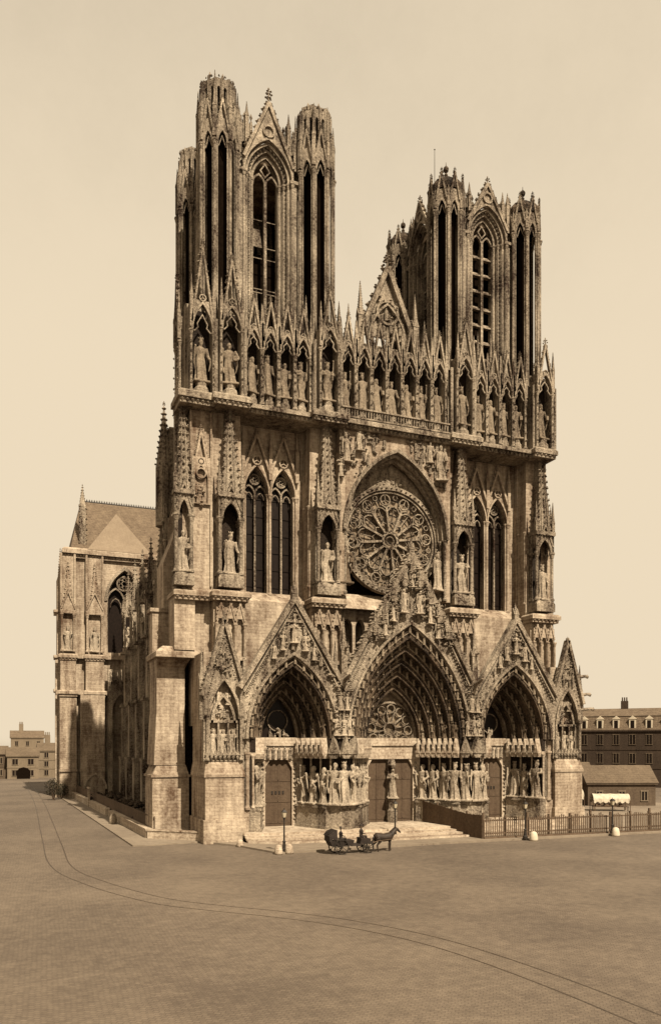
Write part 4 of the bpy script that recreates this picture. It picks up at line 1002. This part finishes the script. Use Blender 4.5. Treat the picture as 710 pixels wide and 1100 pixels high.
def sheet(name, pts, z, mat, th=0):
    m = MB(); n = len(pts)
    if th: m.add([(x,y,z) for x,y in pts]+[(x,y,z-th) for x,y in pts], [tuple(range(n))]+[(i, i+n, (i+1)%n+n, (i+1)%n) for i in range(n)])
    else: m.add([(x,y,z) for x,y in pts], [tuple(range(n))])
    return tag(m.build(name, mat), kind='structure')
sheet('ground', [(-3000,-400),(3000,-400),(3000,3000),(-3000,3000)], 0, SETT)
sheet('parvis', [(-23.4,2),(-23.1,-3.0),(-20.8,-6.9),(-18.8,-13.3),(-10,-13.0),(0,-12.6),(30,-13.2),(60,-13.6),(60,30),(20,30),(20,2)], .15, FLAG, .15)
sheet('pavement', [(-31.0,120),(-32.6,88),(-30.2,-3.1),(-28.6,-3.2),(-23.2,-2.4),(-23.0,3),(-26.5,5.2),(-27.6,10),(-30.2,88),(-28,120)], .13, FLAG, .13)
sheet('garden', [(-27.4,9.5),(-18.5,9.5),(-18.5,75),(-29.6,75)], .5, EARTH, .5)
# kerb edging stones
def strip(name, pts, w, z0, z1, mat, kind='structure', label=None, cat=None):
    m = MB()
    for a, b in zip(pts, pts[1:]):
        a, b = Vector(a), Vector(b); d = (b-a).normalized(); n = Vector((-d.y, d.x))*w/2
        m.add([(a.x-n.x,a.y-n.y,z0),(b.x-n.x,b.y-n.y,z0),(b.x+n.x,b.y+n.y,z0),(a.x+n.x,a.y+n.y,z0),(a.x-n.x,a.y-n.y,z1),(b.x-n.x,b.y-n.y,z1),(b.x+n.x,b.y+n.y,z1),(a.x+n.x,a.y+n.y,z1)], [(3,2,1,0),(4,5,6,7),(0,1,5,4),(1,2,6,5),(2,3,7,6),(3,0,4,7)])
    return m.build(name, mat)
tag(strip('parvis_kerb', [(-23.1,-3.15),(-20.8,-7.05),(-18.85,-13.4),(-10,-13.1),(0,-12.7),(30,-13.3),(60,-13.7)], .3, 0, .175, FLAG), kind='structure')
tag(strip('pavement_kerb', [(-32.7,88),(-30.3,-3.15)], .28, 0, .155, FLAG), kind='structure')
def smooth(pts, n=6):
    out = []
    for i in range(len(pts)-1):
        p0, p1, p2, p3 = (Vector(pts[max(i-1,0)]), Vector(pts[i]), Vector(pts[i+1]), Vector(pts[min(i+2,len(pts)-1)]))
        for k in range(n):
            t = k/n; out.append(.5*((2*p1)+(p2-p0)*t+(2*p0-5*p1+4*p2-p3)*t*t+(3*p1-p0-3*p2+p3)*t**3))
    return out+[Vector(pts[-1])]
ra = smooth([(-37.6,150),(-37.3,69.6),(-38.3,8.7),(-38.5,-12.5),(-36.7,-22.9),(-33.5,-31.4),(-30.6,-35.2),(-27.6,-38.4),(-24.6,-42.5),(-22.3,-48),(-21.2,-56),(-21,-66)])
rb = smooth([(-36.1,150),(-35.8,69.6),(-36.7,3.5),(-36.9,-13.8),(-35.3,-22.2),(-32.4,-30.2),(-29.6,-34.0),(-26.5,-37.3),(-23.3,-41.7),(-20.9,-47.5),(-19.7,-56),(-19.5,-66)])
m = MB()
for r_ in (ra, rb):
    for a, b in zip(r_, r_[1:]):
        d = (b-a).normalized(); n = Vector((-d.y, d.x))*.05
        m.add([(a.x-n.x,a.y-n.y,.006),(b.x-n.x,b.y-n.y,.006),(b.x+n.x,b.y+n.y,.006),(a.x+n.x,a.y+n.y,.006)], [(0,1,2,3)])
tag(m.build('tram_track_road', RAILM), kind='structure')

# ================================================================== flank wall and railing
W0, W1 = Vector((-27.9, 2.6)), Vector((-30.6, 87.3))
fw = empty('flank_wall', (W0.x, W0.y, 0), 'long low stone wall topped by a dark board fence beside the north side of the cathedral', 'wall')
def ab(m): 
    m.m = fw.matrix_world.inverted() if 0 else Matrix.Translation((-W0.x, -W0.y, 0)); return m
dv = (W1-W0).normalized(); Lw = (W1-W0).length; angw = math.atan2(dv.y, dv.x)
MW = Matrix.Rotation(angw, 4, 'Z')
m = MB(); m.m = MW
for x0, x1 in ((0, 26), (29, 54), (56, Lw)): m.box(x0, x1, -.3, .3, 0, .95); m.box(x0, x1, -.38, .38, .95, 1.1)
m.build('coping', PALE, fw)
m = MB(); m.m = MW
for i in range(int(Lw/.2)): m.box(i*.2, i*.2+.185, -.62, -.56, .4, 2.35+rn(.02))
m.box(0, Lw, -.56, -.5, 2.2, 2.32); m.box(0, Lw, -.56, -.5, 1.0, 1.12); m.build('fence_boards', FENCE, fw).name = 'board_fence'
m = MB(); m.m = MW
m.box(46, 46.3, .2, .5, 0, 3.2); m.box(45, 47.4, .2, .5, 3.0, 3.25); m.build('gate_post', PALE, fw)
m = MB()
for a, b in zip([(-27.9,2.5)], [(-23.3,-1.8)]):
    a, b = Vector(a), Vector(b); d = b-a; m.m = fr(a.x, a.y, 0, math.atan2(d.y, d.x)); m.box(0, d.length, -.35, .35, 0, .95); m.box(-.1, d.length+.1, -.42, .42, .95, 1.08)
tag(m.build('stone_parapet', PALE), 'short low pale stone parapet between the plain corner pier and the left blind portal', 'wall')

# ================================================================== hoarding round the right portals
hd = empty('board_hoarding', (3.1, -.5, 0), 'dark solid board hoarding running back towards the central door', 'fence')
a, b = Vector((3.2, -.6)), Vector((4.2, -11.6)); d = b-a; M0 = Matrix.Rotation(math.atan2(d.y, d.x), 4, 'Z')
m = MB(); m.m = M0
zf = lambda x: 1.0-.85*min(1, x/8.0)
for i in range(int(d.length/.22)): x = i*.22; m.box(x, x+.2, -.03, .03, zf(x), zf(x)+2.45+rn(.05))
m.build('plank', FENCE, hd).name = 'boarding'
for i in range(5):
    x = d.length*i/4.02; m = MB(); m.m = M0; m.box(x-.09, x+.09, .04, .2, zf(x)-.1, zf(x)+2.7); m.build('post', FENCE, hd)
pf = empty('picket_fence', (4.2, -11.6, 0), 'long timber picket fence along the parvis kerb in front of the right portal', 'fence')
a, b = Vector((4.2, -11.6)), Vector((45, -12.9)); d = b-a; M0 = Matrix.Rotation(math.atan2(d.y, d.x), 4, 'Z')
m = MB(); m.m = M0
for i in range(int(d.length/.26)):
    x = i*.26; q = rn(.03); t_ = 2.3+rn(.18)
    if random.random() > .04: m.frus(x, x+.12, -.03, .03, .2, x+q, x+.11+q, -.03, .03, t_)
m.box(0, d.length, .03, .1, .6, .75); m.box(0, d.length, .03, .1, 1.95, 2.1); m.box(0, d.length, -.12, .12, .12, .3)
m.build('pickets', FENCE, pf).name = 'picket_panel'
for i in range(16):
    x = d.length*i/15; m = MB(); m.m = M0; m.box(x-.1, x+.1, .1, .3, .1, 2.75 if i % 3 == 2 else 2.5); m.build('post', FENCE, pf)

# ================================================================== street lamps
def lamp(x, y, z, label):
    o = empty('street_lamp', (x, y, z), label, 'street lamp', 'cast iron street lamps on the square')
    m = MB(); m.lathe(0, 0, [(0,.26),(.25,.26),(.35,.18),(.8,.13),(.95,.16),(1.05,.09),(2.9,.065),(3.0,.11),(3.1,.06)], 10); m.box(-.32,.32,-.025,.025,2.78,2.83); m.build('post', IRON, o)
    m = MB(); m.frus(-.12,.12,-.12,.12,3.15,-.2,.2,-.2,.2,3.62); m.build('lantern', mat_lamp, o)
    m = MB(); m.frus(-.24,.24,-.24,.24,3.62,-.08,.08,-.08,.08,3.85); m.oct((0,0,3.93), .06, .06, .1)
    for a in (-1, 1):
        for b in (-1, 1): m.tube([(a*.12,b*.12,3.1),(a*.205,b*.205,3.64)], .015, 4)
    m.cyl(0, 0, 3.05, 3.15, .13, .15, 6); m.build('lantern_cap', IRON, o)
mat_lamp = mat_plain('lamp_glass', (.35, .29, .2), 0.15, .1)
lamp(-18.25, -13.1, .15, 'slim black lamp post at the corner of the kerb before the left portal')
lamp(-4.0, -7.4, .15, 'slim black lamp post behind the horse near the central door')
lamp(8.2, -13.2, .17, 'slim black lamp post against the picket fence beside a white stone bollard')
lamp(19.9, -12.95, .17, 'black lamp post at the right stretch of the picket fence near the white tents')
# ================================================================== bollards
def bollard(x, y, z, label, s=1.0, mat=PALE, grp='squat stone bollards along the kerb'):
    m = MB(); m.lathe(0, 0, [(0,.3*s),(.12*s,.32*s),(.35*s,.29*s),(.55*s,.25*s),(.66*s,.17*s),(.7*s,.05*s)], 12)
    o = m.build('stone_bollard', mat, None, True); o.location = (x, y, z); return tag(o, label, 'bollard', grp)
bollard(-20.75, -7.2, 0, 'small pale bollard halfway along the slanting kerb before the left blind portal', 1.1)
bollard(-18.95, -13.6, 0, 'pale bollard just left of the lamp post at the kerb corner', 1.25)
bollard(-17.9, -13.5, 0, 'pale bollard touching the right foot of the lamp post at the kerb corner', 1.3)
bollard(8.75, -13.9, 0, 'white round bollard beside the lamp post at the middle of the picket fence', 1.4, WHITE)
bollard(19.5, -13.9, 0, 'white round bollard near the lamp post at the right end of the picket fence', 1.4, WHITE)
m = MB(); m.lathe(0, 0, [(0,.42),(.1,.45),(.55,.48),(.95,.36),(1.05,.3),(1.1,.32),(1.2,.2),(1.24,.03)], 12)
o = m.build('stone_bollard', FIG, None, True); o.location = (-29.5, 19.8, .13); tag(o, 'tall grey bollard standing alone on the side pavement by the low wall', 'bollard')

# ================================================================== people
def person_mesh(seated=False, skirt=False, mat=BLACK):
    m = MB()
    if seated:
        hz = .5
        for s in (-1, 1): m.tube([(s*.09, 0, hz), (s*.1, -.42, hz+.02), (s*.1, -.46, .08)], [.095, .075, .05], 8); m.blob((s*.1, -.52, .05), .05, .12, .045, 8, 5)
    else:
        hz = .9
        for s in (-1, 1): m.tube([(s*.09, 0, hz), (s*.1, .02*s, .48), (s*.11, .05*s, .08)], [.1, .07, .05], 8); m.blob((s*.11, .05*s-.05, .05), .05, .12, .05, 8, 5)
        if skirt: m.lathe(0, 0, [(.12, .26), (.5, .2), (.9, .15)], 12)
    m.tube([(0,0,hz-.02),(0,0,hz+.2),(0,-.01,hz+.42),(0,0,hz+.55),(0,0,hz+.62)], [.155,.14,.175,.12,.055], 12)
    m.tube([(0,0,hz+.6),(0,0,hz+.7)], [.055,.05], 8)
    for s in (-1, 1):
        e = (s*.24, -.05, hz+.25); h_ = (s*.15, -.3, hz+.2) if seated else (s*.25, -.1, hz)
        m.tube([(s*.17,0,hz+.52), e, h_], [.06,.048,.035], 8); m.blob(h_, .04, .05, .04, 6, 4)
        for f in range(4): m.tube([h_, (h_[0]+(f-1.5)*.018, h_[1]-.03, h_[2]-.09)], [.011, .009], 5)
    return remesh(m, 'body', .017, mat, 1)
def person(x, y, z, rz, label, seated=False, skirt=False, group=None, s=1.0, coat=None):
    hz = .5 if seated else .9
    o = bpy.data.objects.new('person', person_mesh(seated, skirt, coat or BLACK)); COL.objects.link(o); o.location = (x, y, z); o.rotation_euler = (0, 0, rz); o.scale = (s, s, s); tag(o, label, 'person', group)
    m = MB(); m.blob((0, -.01, hz+.8), .078, .095, .115, 12, 8); m.oct((0, -.11, hz+.79), .015, .025, .03)
    for q in (-1, 1): m.oct((q*.08, 0, hz+.8), .015, .025, .035); m.oct((q*.03, -.095, hz+.82), .012, .008, .008)
    m.box(-.025, .025, -.103, -.09, hz+.74, hz+.75); m.build('head', SKIN, o, True)
    m = MB(); m.lathe(0, 0, [(hz+.86,.17),(hz+.88,.17),(hz+.885,.1),(hz+.99,.09),(hz+1.0,.02)], 12); m.build('hat', BLACK, o, True)
    return o
person(-29.2, 50.0, .13, .4, 'small dark figure standing against the low wall in the gap of the coping', skirt=True)

# ================================================================== horse carriage
cx0, cy0 = -14.1, -15.3
cart = empty('carriage', (cx0, cy0, 0), 'dark two-seated open horse carriage standing on the square before the kerb', 'carriage', rz=0)
def wheel(x, y, r):
    m = MB(); mm = []
    for i in range(24): a, b = 2*PI*i/24, 2*PI*(i+1)/24; m.bar((r*math.cos(a), r*math.sin(a)), (r*math.cos(b), r*math.sin(b)), .09, -.04, .04)
    m.m = Matrix.Translation((x, y, r+.03)); m.v = [tuple(m.m @ Vector(p)) for p in m.v]; 
    o = m.build('wheel', IRON, cart); m = MB(); m.m = Matrix.Translation((x, y, r+.03))
    for i in range(10): a = 2*PI*i/10; m.bar((0, 0), (r*math.cos(a), r*math.sin(a)), .05, -.02, .02)
    m.cyl(0, 0, -.001, .001, .01); m.ring(0, 0, .08, .08, -.08, .08, 10); m.build('spokes', IRON, o).name = 'spoked_hub'
for y in (-.72, .72): wheel(.35, y, .68); wheel(3.0, y, .5)
m = MB(); m.frus(-.5,1.5,-.55,.55,.75,-.75,1.65,-.65,.65,1.25); m.box(-.8,-.55,-.65,.65,1.2,1.75); m.box(1.4,2.4,-.5,.5,.7,.85); m.frus(2.3,3.3,-.45,.45,.85,2.4,3.4,-.5,.5,1.3); m.box(2.35,2.9,-.5,.5,1.3,1.4); m.box(3.2,3.6,-.45,.45,.8,1.0)
m.tube([(.35,-.7,.7),(.35,.7,.7)], .05, 6); m.tube([(3.0,-.7,.52),(3.0,.7,.52)], .05, 6); m.build('body', BLACK, cart)
m = MB()   # folded hood
for i in range(7): a = PI*.5+i*.18; m.tube([(-.1,-.66,1.3),(-.1+.85*math.cos(a),-.6,1.35+.85*math.sin(a)),(-.1+.85*math.cos(a),.6,1.35+.85*math.sin(a)),(-.1,.66,1.3)], .07, 6)
for i in range(6): a = PI*.5+i*.18; b = a+.18; m.add([(-.1+.85*math.cos(a),-.6,1.35+.85*math.sin(a)),(-.1+.85*math.cos(b),-.6,1.35+.85*math.sin(b)),(-.1+.85*math.cos(b),.6,1.35+.85*math.sin(b)),(-.1+.85*math.cos(a),.6,1.35+.85*math.sin(a)),(-.1+.8*math.cos(a),-.6,1.35+.8*math.sin(a)),(-.1+.8*math.cos(b),-.6,1.35+.8*math.sin(b)),(-.1+.8*math.cos(b),.6,1.35+.8*math.sin(b)),(-.1+.8*math.cos(a),.6,1.35+.8*math.sin(a))], [(0,1,2,3),(7,6,5,4),(0,3,7,4),(1,5,6,2)])
m.build('hood', BLACK, cart)
for y in (-.38, .38):
    m = MB(); m.tube([(3.3,y*.8,.8),(4.2,y,1.05),(6.0,y,1.15)], [.045,.04,.035], 6); m.build('shaft', FENCE, cart)
person(cx0+.55, cy0, .82, PI/2, 'passenger in dark clothes seated in the back of the open carriage', seated=True, s=1.12)
person(cx0+2.6, cy0, .92, PI/2, 'coachman in dark coat seated on the front box of the carriage', seated=True, s=1.15)
m = MB()   # horse, head to +x
m.tube([(0,0,1.22),(.12,0,1.25),(.45,0,1.2),(.85,0,1.15),(1.25,0,1.2),(1.5,0,1.3),(1.6,0,1.28)], [.2,.32,.34,.35,.35,.28,.14], 14)
m.tube([(1.4,0,1.32),(1.65,0,1.55),(1.88,0,1.82)], [.28,.21,.15], 12); m.tube([(1.84,0,1.88),(2.0,0,1.8),(2.2,0,1.6),(2.3,0,1.5)], [.12,.12,.08,.065], 10)
for s in (-1, 1): m.tube([(1.83,s*.06,1.95),(1.82,s*.08,2.1)], [.035,.01], 6)
for s in (-1, 1):
    f = .12*s
    m.tube([(1.32,s*.14,1.15),(1.34+f*.6,s*.14,.72),(1.33+f,s*.14,.62),(1.33+f,s*.14,.15),(1.38+f,s*.14,.04)], [.17,.095,.08,.055,.08], 8)
    m.tube([(.2,s*.15,1.15),(.3-f,s*.15,.82),(.06-f,s*.15,.55),(.12-f,s*.15,.14),(.17-f,s*.15,.04)], [.24,.15,.08,.055,.08], 8)
me = remesh(m, 'horse', .022, HORSE, 2); ho = bpy.data.objects.new('horse', me); COL.objects.link(ho); ho.location = (cx0+3.95, cy0, 0); ho.scale = (1.18, 1.18, 1.12)
tag(ho, 'dark horse in harness standing between the carriage shafts facing right', 'horse')
m = MB(); m.tube([(0,0,1.3),(-.12,0,1.15),(-.16,0,.7)], [.05,.08,.03], 8); m.build('tail', HORSE, ho)
m = MB()
for i in range(9): u = i/8; m.oct((1.35+.5*u, 0, 1.6+.4*u), .06, .03, .1)
m.build('mane', BLACK, ho)
m = MB(); m.ring(0, 0, .28, .08, -.05, .05, 16); m.v = [(1.45+y*1.0, x, 1.33+z) for x, y, z in m.v]; m.tube([(1.4,-.3,1.1),(.1,-.32,1.05)], .02, 5); m.tube([(1.4,.3,1.1),(.1,.32,1.05)], .02, 5); m.build('harness', IRON, ho)

# ================================================================== right background
def house(name, x, y, wx, dy, z1, mat, roofm, label, floors, cols, rh=3.0, rz=0, group=None, mans=False, win=(1.0, 1.7), cat='house', chim=()):
    o = empty(name, (x, y, 0), label, cat, group, rz)
    m = MB(); m.box(0, wx, 0, dy, 0, z1)
    for k in range(1, floors): m.box(-.1, wx+.1, -.1, dy, z1*k/floors-.1, z1*k/floors+.12)
    m.box(-.3, wx+.3, -.3, dy+.3, z1-.15, z1+.2); wl = m.build('wall', mat, o)
    m = MB()
    if mans: m.frus(-.2,wx+.2,-.2,dy+.2,z1+.2,.7,wx-.7,.9,dy-.9,z1+rh*.8); m.frus(.5,wx-.5,.7,dy-.7,z1+rh*.8,2,wx-2,dy/2-.1,dy/2+.1,z1+rh*1.25)
    else: m.add([(-.4,-.4,z1+.1),(wx+.4,-.4,z1+.1),(wx+.4,dy+.4,z1+.1),(-.4,dy+.4,z1+.1),(-.4,dy/2,z1+rh),(wx+.4,dy/2,z1+rh)], [(0,1,5,4),(2,3,4,5),(0,4,3),(1,2,5),(3,2,1,0)])
    rf = m.build('roof', roofm, o)
    for c in chim: m = MB(); m.box(c, c+1.6, dy*.5-.5, dy*.5+.5, z1+1, z1+rh*1.25+1.8); [m.cyl(c+.3+.5*i, dy*.5, z1+rh*1.25+1.8, z1+rh*1.25+2.7, .18, .15, 8) for i in range(3)]; m.build('chimney', mat, rf)
    for k in range(floors):
        for c in range(cols):
            wxx = wx*(c+.5)/cols; wz = z1*k/floors+z1/floors*.28
            m = MB(); m.box(wxx-win[0]/2-.15, wxx+win[0]/2+.15, -.14, .02, wz-.15, wz-.02); m.box(wxx-win[0]/2-.15, wxx+win[0]/2+.15, -.12, .02, wz+win[1], wz+win[1]+.18)
            for q in (-1, 0, 1): m.box(wxx+q*(win[0]/2)-.06, wxx+q*(win[0]/2)+.06, -.1, .02, wz-.02, wz+win[1])
            fr_ = m.build('window', TILE if mat == BRICKDD else PLAST, wl); m = MB(); m.box(wxx-win[0]/2, wxx+win[0]/2, -.03, .03, wz, wz+win[1]); m.build('pane', GLASS, fr_)
    if mans:
        for c in range(cols):
            wxx = wx*(c+.5)/cols; m = MB(); m.box(wxx-.75, wxx+.75, -.05, 1.6, z1+.3, z1+rh*.62); m.poly([(wxx-.95, z1+rh*.62), (wxx+.95, z1+rh*.62), (wxx, z1+rh*.8)], -.15, 1.6); d_ = m.build('dormer', WHITE, rf)
            m = MB(); m.box(wxx-.42, wxx+.42, -.08, 0, z1+.6, z1+rh*.55); m.build('pane', GLASS, d_)
    return o
# the long block faces west across the side street: front towards -x
house('mansard_house', 76, 84, 40, 12, 13.2, BRICKDD, SLATE, 'long dark mansard-roofed block with pale dormers and a tall chimney at the far right', 3, 11, 4.4, rz=-PI/2*.55, mans=True, win=(1.3, 2.2), chim=(9, 13.5, 24))
house('low_shed', 44.3, 20, 11, 6, 3.7, BRICKD, TILE, 'low tiled shed with wide hipped roof standing before the mansard block', 1, 3, 2.9, rz=-.35, win=(1.0, 1.4), cat='shed')
house('market_shed', 46, 44, 16, 6, 4.0, FENCE, TILE, 'long low open shed with shallow roof tucked behind the tiled shed', 1, 5, 2.6, rz=-.35, win=(1.4, 1.8), cat='shed')
def tent(x, y, wx, dy, z0, z1, label, rz):
    o = empty('market_stall', (x, y, 0), label, 'stall', 'white covered stalls by the sheds', rz)
    m = MB(); n = 22; k = 12; vs = []
    for t in (0, .05):
        for i in range(n+1):
            for j in range(k+1):
                u, a = i/n, PI*j/k; sag = .10*abs(math.sin(u*PI*4)); rr = 1-sag*.5
                vs.append((u*wx, dy/2-(dy/2*rr-t)*math.cos(a)+rn(.02), z0+((z1-z0)*rr-t)*math.sin(a)-(.35+.15*math.sin(i*1.9) if j in (0, k) else 0)))
    N = (n+1)*(k+1)
    fs = [(i*(k+1)+j, i*(k+1)+j+1, (i+1)*(k+1)+j+1, (i+1)*(k+1)+j) for i in range(n) for j in range(k)]
    m.add(vs, fs+[(d+N, c+N, b+N, a+N) for a, b, c, d in fs]); m.build('canvas', CANVAS, o)
    m = MB(); m.box(.1, wx-.1, .3, dy-.3, .75, .85)
    for i in range(14): m.box(*(lambda q, w_: (q, q+w_))(random.uniform(.2, wx-.8), .45), .35+rn(.1), .9, .85, 1.0+random.random()*.35)
    for a in (.2, wx-.3):
        for b in (.3, dy-.4): m.box(a, a+.1, b, b+.1, 0, .76)
    m.build('table', FENCE, o)
    for a in (0, wx):
        for b in (0, dy): m = MB(); m.tube([(a, b, 0), (a, b, z0)], .06, 6); m.build('pole', FENCE, o)
tent(34.6, 13.0, 2.6, 2.8, 2.3, 3.5, 'small taller white canvas-covered stall nearest the right blind portal', -.3)
tent(38.2, 11.5, 5.2, 2.6, 1.8, 2.7, 'longer low white canvas-covered stall behind the lamp post', -.5)

# ================================================================== left background
house('street_house', -41.5, 165, 8.5, 10, 6.5, PLAST, TILE, 'pale rendered house with wide dark doorway closing the side street', 2, 2, 2.6, win=(1.6, 1.6))
m = MB(); m.box(2.6, 6.2, -.2, .05, 0, 2.4); m.poly([(2.6, 2.4), (6.2, 2.4), (5.5, 3.1), (4.4, 3.4), (3.3, 3.1)], -.2, .05); m.build('gateway', VOID, bpy.data.objects['street_house'])
house('street_house', -32.8, 172, 9, 10, 8.0, PLAST, TILE, 'taller pale house half hidden behind the corner of the transept', 3, 2, 2.5, win=(1.2, 1.5), chim=(2,))
house('street_house', -52.5, 168, 11, 10, 7.0, BRICKD, TILE, 'darker brick house left of the wide doorway at the end of the side street', 2, 3, 2.6, win=(1.1, 1.6), chim=(4,))
house('street_house', -66, 150, 12, 12, 9.5, PLAST, SLATE, 'large pale house at the far left edge with slate roof', 3, 3, 3.2, win=(1.1, 1.7), chim=(3, 8))
house('distant_house', -40, 250, 12, 12, 12.5, PLAST, SLATE, 'distant pale house whose roof rises above the end of the street', 3, 3, 3.0, win=(1.1, 1.7), chim=(3,))
# shrub by the transept corner
def shrub(x, y, h, w_, label):
    o = empty('shrub', (x, y, 0), label, 'shrub', 'dark shrubs by the transept corner'); m = MB()
    for i in range(6): a = i*1.05; m.tube([(0,0,0),(.3*w_*math.cos(a),.3*w_*math.sin(a),h*.5),(.5*w_*math.cos(a),.5*w_*math.sin(a),h*.8)], [.08,.05,.02], 5)
    m.build('trunk', FENCE, o); m = MB()
    for i in range(700):
        a = random.random()*2*PI; r_ = w_*.62*math.sqrt(random.random())*(1+.3*math.sin(3*a)); z = h*(.25+.75*random.random()*(1-.5*(r_/w_)**2)); p = Vector((r_*math.cos(a), r_*math.sin(a), z)); q = Vector((rn(.18), rn(.18), rn(.14))); t_ = Vector((rn(.18), rn(.18), rn(.14)))
        m.add([tuple(p), tuple(p+q), tuple(p+q+t_), tuple(p+t_)], [(0,1,2,3)])
    m.build('crown', LEAF, o)
shrub(-34.0, 68.0, 3.9, 2.0, 'taller dark shrub at the pavement edge left of the transept corner')
shrub(-32.4, 71.0, 2.8, 1.8, 'lower dark shrub close against the transept corner')
m = MB()
for i in range(160):
    u = random.random(); p = (-27.6-2.0*u+random.random()*6.5, 11+60*u, .55+random.random()*.5); m.oct(p, .3+random.random()*.4, .3+random.random()*.4, .2+random.random()*.4)
tag(m.build('rubble', SHADE_SOOT), 'broken stones and earth heaped between the board fence and the flank of the nave', 'rubble', kind='stuff')
